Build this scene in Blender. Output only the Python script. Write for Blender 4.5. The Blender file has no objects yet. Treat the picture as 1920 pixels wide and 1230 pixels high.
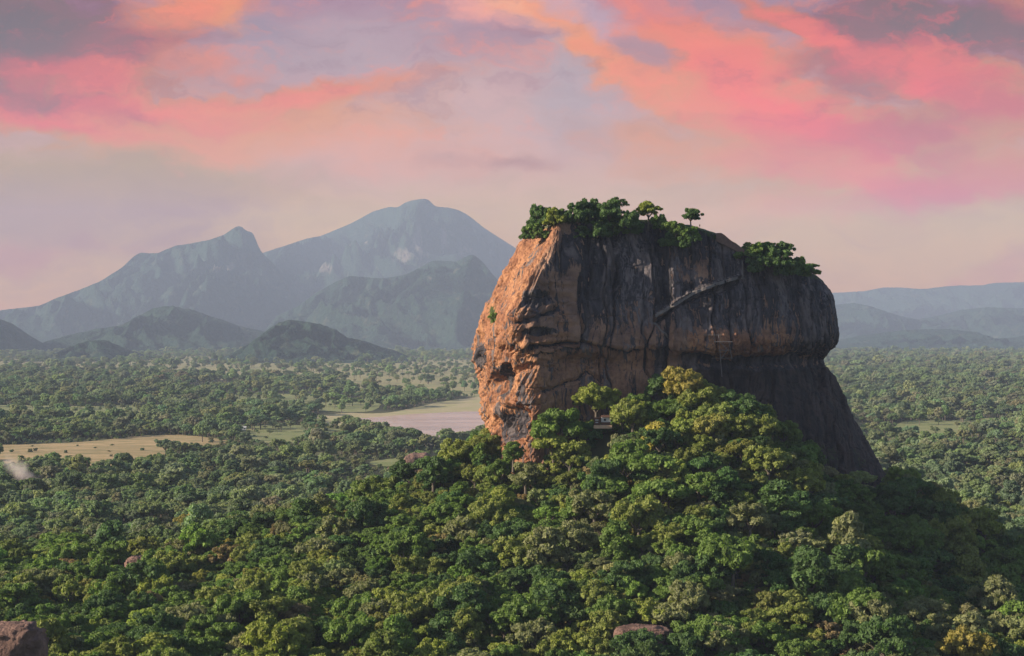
import bpy, bmesh, math, random
import numpy as np
from mathutils import Vector, Matrix
from mathutils.bvhtree import BVHTree

# ------------------------------------------------------------------ camera, world, sun, exposure
S = bpy.context.scene
COL = S.collection
F = 3200.0            # focal length in photo pixels (1920 wide)
HY = 620.0            # photo row of the horizon
CAMZ = 150.0          # metres above the plain
HAZE_K = 3.8e-5
HAZE_FAR = 30500.0
HAZE_TOP = 2150.0
EXPO = 0.9

cam_d = bpy.data.cameras.new('camera')
cam = bpy.data.objects.new('camera', cam_d); COL.objects.link(cam)
cam_d.sensor_width = 36.0
cam_d.lens = 36.0 * F / 1920.0
cam_d.clip_start = 1.0; cam_d.clip_end = 120000.0
cam.location = (0, 0, CAMZ)
cam.rotation_euler = (math.radians(90) + math.atan((HY - 615.0) / F), 0, 0)
S.camera = cam

SUN_EL = math.radians(22.0)
SUN_DIR = Vector((-0.985, -0.17, 0)).normalized() * math.cos(SUN_EL) + Vector((0, 0, math.sin(SUN_EL)))
sl = bpy.data.lights.new('sun', 'SUN'); sl.energy = 5.0; sl.angle = math.radians(0.5)
sl.color = (1.0, 0.83, 0.62)
sun = bpy.data.objects.new('sun', sl); COL.objects.link(sun)
sun.rotation_euler = SUN_DIR.to_track_quat('Z', 'Y').to_euler()

S.view_settings.view_transform = 'Standard'
S.view_settings.look = 'None'
S.view_settings.exposure = EXPO
S.view_settings.gamma = 1.0
S.render.engine = 'CYCLES'
S.cycles.use_denoising = True
S.cycles.max_bounces = 5
S.cycles.diffuse_bounces = 3
S.cycles.volume_bounces = 2
S.cycles.transparent_max_bounces = 16


def lin(r, g, b):
    f = lambda c: (c / 255 / 12.92) if c / 255 <= 0.04045 else ((c / 255 + 0.055) / 1.055) ** 2.4
    return (f(r), f(g), f(b))


class NT:
    """small node-tree writer"""
    def __init__(self, tree):
        self.t = tree; tree.nodes.clear()

    def n(self, typ, **kw):
        nd = self.t.nodes.new(typ)
        for k, v in kw.items():
            setattr(nd, k, v)
        return nd

    def put(self, sock, v):
        if isinstance(v, bpy.types.NodeSocket):
            self.t.links.new(v, sock)
        elif v is not None:
            if hasattr(sock.default_value, '__len__') and not hasattr(v, '__len__'):
                v = (v,) * len(sock.default_value)
            if hasattr(sock.default_value, '__len__') and len(sock.default_value) == 4 and len(v) == 3:
                v = (*v, 1.0)
            sock.default_value = v

    def m(self, op, a, b=None, c=None, clamp=False):
        nd = self.n('ShaderNodeMath', operation=op, use_clamp=clamp)
        for i, v in enumerate((a, b, c)):
            if v is not None: self.put(nd.inputs[i], v)
        return nd.outputs[0]

    def vm(self, op, a, b=None):
        nd = self.n('ShaderNodeVectorMath', operation=op)
        self.put(nd.inputs[0], a)
        if b is not None: self.put(nd.inputs[1], b)
        return nd.outputs[0]

    def mix(self, f, a, b, blend='MIX'):
        nd = self.n('ShaderNodeMix', data_type='RGBA', blend_type=blend)
        self.put(nd.inputs[0], f); self.put(nd.inputs[6], a); self.put(nd.inputs[7], b)
        return nd.outputs[2]

    def noise(self, vec, scale, detail=4.0, rough=0.55, dist=0.0, color=False):
        nd = self.n('ShaderNodeTexNoise')
        self.put(nd.inputs['Vector'], vec)
        nd.inputs['Scale'].default_value = scale; nd.inputs['Detail'].default_value = detail
        nd.inputs['Roughness'].default_value = rough; nd.inputs['Distortion'].default_value = dist
        return nd.outputs['Color' if color else 'Fac']

    def sstep(self, x, lo, hi):
        nd = self.n('ShaderNodeMapRange', interpolation_type='SMOOTHSTEP')
        self.put(nd.inputs[0], x); self.put(nd.inputs[1], lo); self.put(nd.inputs[2], hi)
        return nd.outputs[0]

    def ramp(self, f, stops):
        nd = self.n('ShaderNodeValToRGB')
        el = nd.color_ramp.elements
        while len(el) > 1: el.remove(el[-1])
        el[0].position = stops[0][0]; el[0].color = (*stops[0][1], 1)
        for p, c in stops[1:]:
            e = el.new(p); e.color = (*c, 1)
        self.put(nd.inputs[0], f)
        return nd.outputs[0]

    def xyz(self, x, y, z):
        nd = self.n('ShaderNodeCombineXYZ')
        for i, v in enumerate((x, y, z)): self.put(nd.inputs[i], v)
        return nd.outputs[0]

    def sep(self, v):
        nd = self.n('ShaderNodeSeparateXYZ'); self.put(nd.inputs[0], v)
        return nd.outputs


# ---- sky: Nishita overhead and behind, sunset clouds low in front
HAZE_C = lin(175, 183, 196)


def build_world():
    w = bpy.data.worlds.new('World'); S.world = w; w.use_nodes = True
    t = NT(w.node_tree)
    gain = 2 ** -EXPO
    d = t.n('ShaderNodeTexCoord').outputs['Generated']
    dx, dy, dz = t.sep(d)
    ys = t.m('MAXIMUM', dy, 0.05)
    px = t.m('MULTIPLY_ADD', t.m('DIVIDE', dx, ys), F / 1000, 0.960)
    slope = t.m('DIVIDE', dz, ys)
    py = t.m('MULTIPLY_ADD', slope, -F / 1000, HY / 1000)
    P = t.xyz(px, py, 0.0)
    w1 = t.noise(t.vm('MULTIPLY', P, (1.0, 1.5, 1)), 3.0, 5.0, 0.6, color=True)
    w2 = t.noise(t.vm('MULTIPLY', P, (1.0, 1.8, 1)), 11.0, 5.0, 0.6, color=True)
    off = t.vm('ADD', t.vm('MULTIPLY', t.vm('SUBTRACT', w1, (.5, .5, .5)), (.30, .16, 0)),
               t.vm('MULTIPLY', t.vm('SUBTRACT', w2, (.5, .5, .5)), (.13, .05, 0)))
    PW = t.vm('ADD', P, off)
    fine = t.noise(t.vm('MULTIPLY', PW, (1.0, 2.0, 1)), 8.0, 9.0, 0.66)
    base = t.ramp(t.m('DIVIDE', py, 0.66, clamp=True), [
        (0.0, lin(172, 146, 166)), (0.25, lin(192, 164, 172)), (0.45, lin(205, 178, 176)),
        (0.62, lin(206, 188, 174)), (0.85, lin(206, 182, 162)), (1.0, lin(204, 170, 152))])
    col = base
    #       cx    cy    rx    ry   rot  colour           amount
    blobs = [
        (0.10, 0.40, 0.46, 0.14, 0, (184, 169, 155), .95),
        (0.30, 0.34, 0.34, 0.07, 3, (186, 170, 158), .85),
        (0.85, 0.24, 0.45, 0.12, -8, (208, 182, 184), .8),
        (1.10, 0.15, 0.10, 0.16, 20, (184, 176, 188), .7),
        (0.62, 0.10, 0.25, 0.09, 0, (186, 172, 184), .7),
        (0.50, 0.06, 0.10, 0.05, 0, (158, 150, 170), .6),
        (0.02, 0.06, 0.26, 0.14, 5, (126, 88, 108), .97),
        (0.22, 0.09, 0.20, 0.07, 0, (160, 112, 122), .7),
        (0.14, 0.145, 0.24, 0.032, 4, (218, 112, 96), .9),
        (0.12, 0.192, 0.20, 0.022, 4, (158, 108, 116), .85),
        (0.12, 0.225, 0.30, 0.026, 9, (232, 130, 104), .95),
        (0.34, 0.215, 0.26, 0.035, 8, (240, 134, 110), .95),
        (0.52, 0.185, 0.28, 0.03, -6, (236, 136, 122), .95),
        (0.27, 0.215, 0.09, 0.02, 10, (165, 120, 122), .6),
        (0.52, 0.24, 0.36, 0.06, -2, (228, 152, 140), .85),
        (0.66, 0.275, 0.40, 0.06, 3, (222, 176, 168), .7),
        (0.36, 0.015, 0.17, 0.045, -12, (242, 138, 116), .95),
        (0.36, 0.12, 0.12, 0.028, 8, (220, 150, 140), .8),
        (0.44, 0.02, 0.05, 0.05, 60, (238, 150, 135), .7),
        (0.95, 0.30, 0.12, 0.022, 3, (178, 152, 160), .6),
        (0.88, 0.03, 0.11, 0.035, 18, (238, 172, 166), .9),
        (0.97, 0.01, 0.12, 0.05, 10, (252, 170, 160), .9),
        (1.10, 0.075, 0.22, 0.028, 32, (238, 150, 138), .95),
        (1.20, 0.15, 0.16, 0.035, 25, (236, 148, 136), .9),
        (1.26, 0.05, 0.22, 0.06, 25, (226, 138, 142), .9),
        (1.36, 0.12, 0.22, 0.10, 20, (242, 136, 126), .95),
        (1.45, 0.18, 0.20, 0.07, 25, (244, 128, 114), .95),
        (1.34, 0.20, 0.20, 0.05, 15, (234, 146, 134), .8),
        (1.10, 0.04, 0.14, 0.03, 25, (196, 172, 190), .75),
        (1.22, 0.11, 0.045, 0.045, 40, (176, 150, 164), .85),
        (1.54, 0.25, 0.18, 0.06, 12, (236, 128, 112), .9),
        (1.46, 0.30, 0.34, 0.06, 8, (224, 148, 138), .8),
        (1.62, 0.10, 0.16, 0.10, 20, (172, 122, 132), .9),
        (1.75, 0.04, 0.30, 0.07, 8, (128, 94, 112), .95),
        (1.68, 0.12, 0.14, 0.035, 5, (230, 112, 98), .9),
        (1.80, 0.13, 0.12, 0.05, 30, (232, 100, 78), .95),
        (1.78, 0.165, 0.07, 0.035, 15, (240, 104, 80), .9),
        (1.90, 0.19, 0.12, 0.06, 20, (212, 112, 84), .9),
        (1.92, 0.05, 0.10, 0.06, 0, (140, 80, 92), .85),
        (1.93, 0.01, 0.08, 0.03, 20, (196, 70, 62), .9),
        (1.47, 0.02, 0.12, 0.03, 30, (236, 112, 100), .9),
        (1.53, 0.075, 0.06, 0.025, 25, (238, 118, 104), .9),
        (1.72, 0.24, 0.26, 0.05, -8, (200, 132, 118), .8),
        (1.84, 0.26, 0.14, 0.035, -14, (206, 160, 138), .8),
        (1.78, 0.35, 0.34, 0.06, -8, (212, 148, 132), .75),
        (1.60, 0.34, 0.16, 0.05, 15, (226, 146, 130), .7),
        (1.92, 0.52, 0.16, 0.035, -25, (196, 160, 146), .4),
        (0.18, 0.46, 0.14, 0.02, 8, (188, 164, 154), .4),
        (0.02, 0.48, 0.16, 0.03, 0, (196, 164, 148), .5),
        (1.35, 0.42, 0.40, 0.06, 0, (212, 182, 176), .5),
    ]
    for cx, cy, rx, ry, rot, c, am in blobs:
        if c[0] - c[2] > 85: c = (c[0], max(c[1] + 12, 134), c[2] - 8)
        mp = t.n('ShaderNodeMapping', vector_type='TEXTURE')
        t.put(mp.inputs['Vector'], PW)
        mp.inputs['Location'].default_value = (cx, cy, 0)
        mp.inputs['Rotation'].default_value = (0, 0, math.radians(rot))
        mp.inputs['Scale'].default_value = (rx, ry, 1)
        ln = t.n('ShaderNodeVectorMath', operation='LENGTH'); t.put(ln.inputs[0], mp.outputs[0])
        e = t.m('MULTIPLY_ADD', t.m('SUBTRACT', fine, 0.5), -1.7, ln.outputs['Value'])
        msk = t.m('MULTIPLY', t.sstep(e, 1.35, 0.1), am)
        col = t.mix(msk, col, lin(*c))
    # drawn-out streaks of lit vapour
    sk_ = t.noise(t.vm('MULTIPLY', t.vm('ADD', P, t.vm('MULTIPLY', off, (1.5, 1.5, 0))), (2.2, 6.5, 1)), 3.2, 9.0, 0.62, 0.4)
    up = t.sstep(py, .34, .16)
    col = t.mix(t.m('MULTIPLY', t.m('MULTIPLY', t.sstep(sk_, .5, .72), up), .42), col, lin(252, 150, 120))
    col = t.mix(t.m('MULTIPLY', t.m('MULTIPLY', t.sstep(sk_, .48, .30), up), .30), col, lin(150, 120, 140))
    # light wisps
    wisp = t.noise(t.vm('MULTIPLY', PW, (1.0, 3.2, 1)), 5.0, 8.0, 0.65, 0.6)
    col = t.mix(t.m('MULTIPLY', t.sstep(wisp, 0.42, 0.72), 0.28), col, t.mix(1.0, col, (1.22, 1.10, 1.08), 'MULTIPLY'))
    col = t.mix(t.m('MULTIPLY', t.sstep(wisp, 0.52, 0.28), 0.32), col, t.mix(1.0, col, (.86, .84, .84), 'MULTIPLY'))
    col = t.mix(1.0, col, (.93, .915, .90), 'MULTIPLY')
    # the air in front of the sky takes its share: the sky itself is that much brighter low down
    L = t.m('MINIMUM', HAZE_FAR, t.m('DIVIDE', HAZE_TOP, t.m('MAXIMUM', slope, 0.002)))
    T = t.m('EXPONENT', t.m('MULTIPLY', L, -HAZE_K))
    T = t.m('MAXIMUM', T, 0.15)
    col = t.mix(1.0, col, (gain, gain, gain), 'MULTIPLY')
    hz = t.vm('SCALE', tuple(c * gain for c in HAZE_C)); hz.node.inputs['Scale'].default_value = 1
    t.put(hz.node.inputs['Scale'], t.m('SUBTRACT', 1.0, T))
    col2 = t.vm('MAXIMUM', t.vm('SUBTRACT', col, hz), (.004, .004, .004))
    dv = t.vm('SCALE', col2); t.put(dv.node.inputs['Scale'], t.m('DIVIDE', 1.0, T))
    b1 = t.n('ShaderNodeBackground'); t.put(b1.inputs['Color'], dv); b1.inputs['Strength'].default_value = 1.0
    sk = t.n('ShaderNodeTexSky', sky_type='NISHITA', sun_disc=False)
    sk.sun_elevation = SUN_EL; sk.sun_rotation = math.atan2(SUN_DIR.x, SUN_DIR.y)
    sk.altitude = 300
    b2 = t.n('ShaderNodeBackground'); t.put(b2.inputs['Color'], sk.outputs[0]); b2.inputs['Strength'].default_value = 0.065
    # clouds fill the low sky ahead and fade out well above and beside the view
    ang = t.m('ARCTAN2', dx, dy)
    f = t.m('MULTIPLY', t.sstep(t.m('ABSOLUTE', ang), 0.85, 0.5), t.sstep(dz, 0.36, 0.22))
    mx = t.n('ShaderNodeMixShader'); t.put(mx.inputs[0], f)
    t.t.links.new(b2.outputs[0], mx.inputs[1]); t.t.links.new(b1.outputs[0], mx.inputs[2])
    out = t.n('ShaderNodeOutputWorld'); t.t.links.new(mx.outputs[0], out.inputs['Surface'])


build_world()

# ------------------------------------------------------------------ helpers
rng = np.random.default_rng(7)
random.seed(7)


def _hash(i, j, k, seed):
    h = (i.astype(np.int64) * 374761393 + j.astype(np.int64) * 668265263 + k.astype(np.int64) * 2147483647 + seed * 974634777) & 0xFFFFFFFF
    h = ((h ^ (h >> 13)) * 1274126177) & 0xFFFFFFFF
    h = ((h ^ (h >> 16)) * 2246822519) & 0xFFFFFFFF
    return ((h ^ (h >> 15)) & 0xFFFFFF) / float(0xFFFFFF)


def vnoise(x, y, z=None, seed=0):
    x = np.asarray(x, float); y = np.asarray(y, float)
    z = np.zeros_like(x) if z is None else np.asarray(z, float)
    xi, yi, zi = np.floor(x), np.floor(y), np.floor(z)
    fx, fy, fz = x - xi, y - yi, z - zi
    s = lambda f: f * f * f * (f * (f * 6 - 15) + 10)
    fx, fy, fz = s(fx), s(fy), s(fz)
    r = 0
    for a in (0, 1):
        wx = fx if a else 1 - fx
        for b in (0, 1):
            wy = fy if b else 1 - fy
            for c in (0, 1):
                wz = fz if c else 1 - fz
                r = r + wx * wy * wz * _hash(xi + a, yi + b, zi + c, seed)
    return r * 2 - 1


def fbm(x, y, z=None, octv=4, seed=0, gain=0.5, ridged=False):
    a, s, r, f = 1.0, 0.0, 0.0, 1.0
    for o in range(octv):
        v = vnoise(np.asarray(x) * f + o * 17.3, np.asarray(y) * f + o * 9.1, None if z is None else np.asarray(z) * f + o * 5.7, seed + o)
        if ridged: v = 1 - 2 * np.abs(v)
        r = r + a * v; s += a; a *= gain; f *= 2.03
    return r / s


def smooth(e0, e1, x):
    t = np.clip((np.asarray(x, float) - e0) / (e1 - e0), 0, 1)
    return t * t * (3 - 2 * t)


def at(px, py, D):
    """the point D metres ahead seen at photo pixel px, py"""
    return np.array([(px - 960.0) / F * D, D, CAMZ - (py - HY) / F * D])


def plain_at(px, py, z=0.0):
    D = (CAMZ - z) * F / (py - HY)
    return np.array([(px - 960.0) / F * D, D])


def tag(o, label=None, cat=None, group=None, kind=None):
    if label: o['label'] = label
    if cat: o['category'] = cat
    if group: o['group'] = group
    if kind: o['kind'] = kind
    return o


def new_mesh(name, verts, faces, mat=None, smooth_shade=False, attrs=None):
    me = bpy.data.meshes.new(name)
    verts = np.asarray(verts, dtype=np.float32)
    nv = len(verts)
    if isinstance(faces, np.ndarray):
        nf, k = faces.shape
        me.vertices.add(nv); me.vertices.foreach_set('co', verts.ravel())
        me.loops.add(nf * k); me.loops.foreach_set('vertex_index', faces.astype(np.int32).ravel())
        me.polygons.add(nf)
        me.polygons.foreach_set('loop_start', np.arange(0, nf * k, k, dtype=np.int32))
        me.update(calc_edges=True)
    else:
        me.from_pydata(verts.tolist(), [], faces); me.update()
    if smooth_shade:
        me.polygons.foreach_set('use_smooth', np.ones(len(me.polygons), dtype=bool))
    for k, v in (attrs or {}).items():
        v = np.asarray(v, dtype=np.float32)
        if v.ndim == 1:
            a = me.attributes.new(k, 'FLOAT', 'POINT'); a.data.foreach_set('value', v)
        else:
            a = me.attributes.new(k, 'FLOAT_VECTOR', 'POINT'); a.data.foreach_set('vector', v.ravel())
    if mat: me.materials.append(mat)
    return me


def obj(name, me, parent=None, loc=None):
    o = bpy.data.objects.new(name, me); COL.objects.link(o)
    if parent: o.parent = parent
    if loc is not None: o.location = loc
    return o


def empty(name, loc, rz=0.0):
    o = bpy.data.objects.new(name, None); COL.objects.link(o)
    o.location = loc; o.rotation_euler = (0, 0, rz); o.empty_display_size = 1
    return o


def grid_faces(nr, nc, wrap=False):
    i = np.arange(nr - 1)[:, None]; j = np.arange(nc if wrap else nc - 1)[None, :]
    a = i * nc + j; b = i * nc + (j + 1) % nc
    return np.stack([a, b, b + nc, a + nc], -1).reshape(-1, 4)


class MB:
    """collects boxes, tubes and sheets into ONE mesh"""
    def __init__(self): self.v = []; self.f = []

    def add(self, vs, fs):
        o = len(self.v); self.v += [tuple(map(float, p)) for p in vs]; self.f += [tuple(o + i for i in f) for f in fs]

    def box(self, c, s, rz=0.0):
        cx, cy, cz = c; hx, hy, hz = s[0] / 2, s[1] / 2, s[2] / 2
        ca, sa = math.cos(rz), math.sin(rz)
        vs = []
        for z in (-hz, hz):
            for x, y in ((-hx, -hy), (hx, -hy), (hx, hy), (-hx, hy)):
                vs.append((cx + x * ca - y * sa, cy + x * sa + y * ca, cz + z))
        self.add(vs, [(3, 2, 1, 0), (4, 5, 6, 7), (0, 1, 5, 4), (1, 2, 6, 5), (2, 3, 7, 6), (3, 0, 4, 7)])

    def tube(self, pts, rad, n=6):
        pts = [np.array(p, float) for p in pts]
        rad = rad if hasattr(rad, '__len__') else [rad] * len(pts)
        vs = []
        for i, p in enumerate(pts):
            d = pts[min(i + 1, len(pts) - 1)] - pts[max(i - 1, 0)]
            d /= np.linalg.norm(d) + 1e-9
            a = np.cross(d, (0.31, 0.2, 0.93) if abs(d[2]) < .9 else (1, 0, 0)); a /= np.linalg.norm(a)
            b = np.cross(d, a)
            for k in range(n):
                t = 2 * math.pi * k / n
                vs.append(p + rad[i] * (math.cos(t) * a + math.sin(t) * b))
        fs = [(i * n + k, i * n + (k + 1) % n, (i + 1) * n + (k + 1) % n, (i + 1) * n + k) for i in range(len(pts) - 1) for k in range(n)]
        fs += [tuple(range(n))[::-1], tuple((len(pts) - 1) * n + k for k in range(n))]
        self.add(vs, fs)

    def build(self, name, mat, parent=None, smooth_shade=False, loc=None):
        return obj(name, new_mesh(name, np.array(self.v), self.f, mat, smooth_shade), parent, loc)


def mat(name, fn, **kw):
    m = bpy.data.materials.new(name); m.use_nodes = True
    t = NT(m.node_tree)
    out = t.n('ShaderNodeOutputMaterial')
    b = t.n('ShaderNodeBsdfPrincipled')
    b.inputs['Roughness'].default_value = kw.get('rough', 0.85)
    b.inputs['Specular IOR Level'].default_value = kw.get('spec', 0.2)
    t.t.links.new(b.outputs[0], out.inputs['Surface'])
    fn(t, b)
    return m


def bump(t, b, h, strength, dist):
    nd = t.n('ShaderNodeBump'); nd.inputs['Strength'].default_value = strength; nd.inputs['Distance'].default_value = dist
    t.put(nd.inputs['Height'], h); t.t.links.new(nd.outputs[0], b.inputs['Normal'])


def attr(t, name, typ='GEOMETRY', out='Fac'):
    nd = t.n('ShaderNodeAttribute'); nd.attribute_type = typ; nd.attribute_name = name
    return nd.outputs[out]


def pos(t): return t.n('ShaderNodeNewGeometry').outputs['Position']


# ------------------------------------------------------------------ materials
def _rock(t, b):
    P = pos(t)
    st = attr(t, 'stain_shade'); og = attr(t, 'warm'); gr = attr(t, 'grey'); ms = attr(t, 'moss')
    n1 = t.noise(P, 0.06, 6, 0.6)
    n2 = t.noise(P, 0.5, 6, 0.65)
    V = t.vm('MULTIPLY', P, (1.0, 1.0, 0.09))
    V = t.vm('ADD', V, t.vm('MULTIPLY', t.vm('SUBTRACT', t.noise(P, .05, 3, color=True), (.5, .5, .5)), (7, 7, 0)))
    s1 = t.noise(V, 0.35, 5, 0.6); s0 = t.noise(V, 0.13, 4, 0.6, .4)
    s2 = t.noise(V, 0.9, 4, 0.6)
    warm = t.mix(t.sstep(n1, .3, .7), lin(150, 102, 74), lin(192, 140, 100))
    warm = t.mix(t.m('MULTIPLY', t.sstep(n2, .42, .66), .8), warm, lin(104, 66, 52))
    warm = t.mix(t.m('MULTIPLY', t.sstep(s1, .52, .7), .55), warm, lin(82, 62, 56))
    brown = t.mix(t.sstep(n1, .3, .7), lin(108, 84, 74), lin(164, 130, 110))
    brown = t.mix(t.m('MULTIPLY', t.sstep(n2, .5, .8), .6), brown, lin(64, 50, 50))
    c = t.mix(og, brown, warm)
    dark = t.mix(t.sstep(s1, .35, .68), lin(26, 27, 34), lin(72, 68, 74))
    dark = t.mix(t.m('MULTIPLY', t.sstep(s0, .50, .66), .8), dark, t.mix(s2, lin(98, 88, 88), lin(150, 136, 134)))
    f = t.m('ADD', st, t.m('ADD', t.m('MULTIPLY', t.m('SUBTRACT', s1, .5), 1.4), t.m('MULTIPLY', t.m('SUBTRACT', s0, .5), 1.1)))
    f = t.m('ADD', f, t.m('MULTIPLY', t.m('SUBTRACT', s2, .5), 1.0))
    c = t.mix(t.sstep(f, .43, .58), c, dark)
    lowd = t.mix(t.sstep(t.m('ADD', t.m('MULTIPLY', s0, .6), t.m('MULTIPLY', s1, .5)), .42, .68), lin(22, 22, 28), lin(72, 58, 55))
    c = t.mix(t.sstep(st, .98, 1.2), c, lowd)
    g = t.m('ADD', gr, t.m('MULTIPLY', t.m('SUBTRACT', s2, .5), 1.9))
    c = t.mix(t.m('MULTIPLY', t.sstep(g, .5, .95), .75), c, lin(128, 120, 124))
    mo = t.m('ADD', ms, t.m('MULTIPLY', t.m('SUBTRACT', n2, .5), 1.2))
    c = t.mix(t.sstep(mo, .45, .75), c, t.mix(n2, lin(34, 52, 32), lin(78, 96, 40)))
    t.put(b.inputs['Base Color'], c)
    FLW = t.vm('MULTIPLY', P, (1.0, .4, .16))
    fl = t.noise(t.vm('ADD', FLW, t.vm('MULTIPLY', P, (0, 0, 0))), .55, 6, .6, .6)
    h = t.m('ADD', t.m('MULTIPLY', n2, .28), t.m('ADD', t.m('MULTIPLY', s1, .8), t.m('ADD', t.m('MULTIPLY', fl, .5), t.m('MULTIPLY', t.noise(P, 1.6, 5, .65), .14))))
    bump(t, b, h, 0.9, 2.4)


def _boulder(t, b):
    P = pos(t)
    n1 = t.noise(P, 0.12, 6, 0.6); n2 = t.noise(P, 0.9, 6, 0.6)
    c = t.mix(t.sstep(n1, .35, .65), lin(98, 78, 72), lin(142, 114, 104))
    c = t.mix(t.m('MULTIPLY', t.sstep(n2, .5, .75), .7), c, lin(86, 66, 62))
    t.put(b.inputs['Base Color'], c)
    bump(t, b, t.m('ADD', n2, n1), 0.9, 1.5)


def _leaf(t, b):
    """foliage: per-tree tint, small leaf-to-leaf variation"""
    P = pos(t)
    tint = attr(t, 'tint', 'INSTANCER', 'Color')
    v = attr(t, 'leafvar')
    n = t.noise(P, 0.45, 3, .6)
    k = t.m('ADD', t.m('MULTIPLY', v, .75), t.m('MULTIPLY', n, .9))
    c = t.vm('SCALE', tint); t.put(c.node.inputs['Scale'], t.m('ADD', k, .18))
    c = t.mix(t.m('MULTIPLY', t.sstep(v, .6, 1.0), .35), c, t.mix(1.0, c, (1.5, 1.35, .7), 'MULTIPLY'))
    t.put(b.inputs['Base Color'], c)
    b.inputs['Roughness'].default_value = .65
    b.inputs['Specular IOR Level'].default_value = .25
    tr = t.n('ShaderNodeBsdfTranslucent')
    t.put(tr.inputs['Color'], t.mix(1.0, c, (1.3, 1.5, .5), 'MULTIPLY'))
    mx = t.n('ShaderNodeMixShader'); mx.inputs[0].default_value = .28
    out = [x for x in t.t.nodes if x.type == 'OUTPUT_MATERIAL'][0]
    t.t.links.new(b.outputs[0], mx.inputs[1]); t.t.links.new(tr.outputs[0], mx.inputs[2])
    t.t.links.new(mx.outputs[0], out.inputs['Surface'])


def _bark(t, b):
    n = t.noise(pos(t), 2.0, 4)
    t.put(b.inputs['Base Color'], t.mix(n, (.07, .055, .045), (.22, .19, .16)))


def _ground(t, b):
    P = pos(t)
    c0 = attr(t, 'soil', 'GEOMETRY', 'Color')
    n = t.noise(P, 0.02, 6, .6); n2 = t.noise(P, 0.3, 5, .6)
    k = t.vm('SCALE', c0); t.put(k.node.inputs['Scale'], t.m('ADD', t.m('MULTIPLY', n, .8), t.m('MULTIPLY_ADD', n2, .6, .3)))
    t.put(b.inputs['Base Color'], k)


def _hillmat(rocky):
    def f(t, b):
        P = pos(t)
        n = t.noise(P, 0.008, 8, .65); n2 = t.noise(P, 0.04, 5, .6)
        c = t.mix(t.sstep(n2, .3, .7), (.005, .026, .021), (.024, .062, .040))
        c = t.mix(t.m('MULTIPLY', t.sstep(n, .55, .7), .5), c, (.12, .11, .07))
        if rocky:
            r = attr(t, 'bare')
            c = t.mix(t.m('MULTIPLY', t.sstep(t.m('ADD', r, t.m('MULTIPLY', t.m('SUBTRACT', t.noise(t.vm('MULTIPLY', P, (1, .3, .3)), .006, 6, .65), .5), 2.2)), .3, 1.0), .8), c, (.30, .25, .22))
        t.put(b.inputs['Base Color'], c)
        bump(t, b, t.m('ADD', n2, t.m('MULTIPLY', n, 2.0)), .9, 40.0)
    return f


def flat_mat(c, amt=.35, scale=.6, rough=.8):
    def f(t, b):
        n = t.noise(pos(t), scale, 5, .6)
        t.put(b.inputs['Base Color'], t.mix(n, tuple(x * (1 - amt) for x in c), tuple(min(1, x * (1 + amt)) for x in c)))
        b.inputs['Roughness'].default_value = rough
    return f


def _field(ca, cb, cc):
    def f(t, b):
        P = pos(t)
        V = t.vm('MULTIPLY', P, (.35, 1.0, 1.0))
        n = t.noise(V, .018, 7, .65, 1.2); n2 = t.noise(V, .075, 6, .65)
        c = t.mix(t.sstep(n, .35, .65), ca, cb)
        c = t.mix(t.m('MULTIPLY', t.sstep(n2, .47, .64), .8), c, cc)
        t.put(b.inputs['Base Color'], c)
    return f


def _water(t, b):
    P = pos(t)
    n = t.noise(t.vm('MULTIPLY', P, (.3, 1, 1)), .012, 5, .6)
    t.put(b.inputs['Base Color'], t.mix(t.sstep(n, .4, .65), lin(212, 186, 172), lin(180, 158, 144)))
    b.inputs['Roughness'].default_value = .18
    b.inputs['Specular IOR Level'].default_value = .5
    bump(t, b, t.noise(P, .35, 3), .05, .4)


M = {
    'rock': mat('rock_face', _rock, rough=.78, spec=.3),
    'boulder': mat('boulder_stone', _boulder),
    'leaf': mat('leaves', _leaf),
    'bark': mat('bark', _bark),
    'ground': mat('forest_floor', _ground),
    'hill': mat('wooded_hill', _hillmat(False)),
    'mountain': mat('mountain_slope', _hillmat(True)),
    'dry': mat('dry_grass', _field(lin(182, 158, 120), lin(150, 134, 98), lin(112, 114, 76))),
    'pale': mat('pale_grass', _field(lin(160, 150, 112), lin(124, 134, 90), lin(156, 138, 112))),
    'green': mat('green_grass', _field(lin(132, 138, 92), lin(112, 124, 80), lin(150, 144, 108))),
    'mud': mat('lake_mud', _field(lin(168, 156, 124), lin(150, 156, 108), lin(190, 170, 150))),
    'water': mat('lake_water', _water),
    'white': mat('whitewash', flat_mat((.45, .46, .48), .15), rough=.7),
    'dark': mat('dark_opening', flat_mat((.02, .02, .022), .3)),
    'timber': mat('brown_timber', flat_mat((.10, .055, .04), .4)),
    'terrace': mat('terrace_stone', flat_mat((.52, .36, .25), .25)),
    'roof': mat('roof_tile', flat_mat((.34, .17, .12), .35)),
    'brick': mat('old_brick', flat_mat((.17, .11, .09), .5, .8)),
    'lime': mat('lime_wall', flat_mat((.20, .18, .175), .8, .4)),
    'steel': mat('grey_steel', flat_mat((.20, .18, .18), .4), rough=.5),
    'cloth': mat('red_cloth', flat_mat((.30, .06, .05), .2)),
    'skin': mat('skin', flat_mat((.25, .14, .09), .1)),
    'trousers': mat('dark_cloth', flat_mat((.03, .03, .05), .2)),
}

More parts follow.
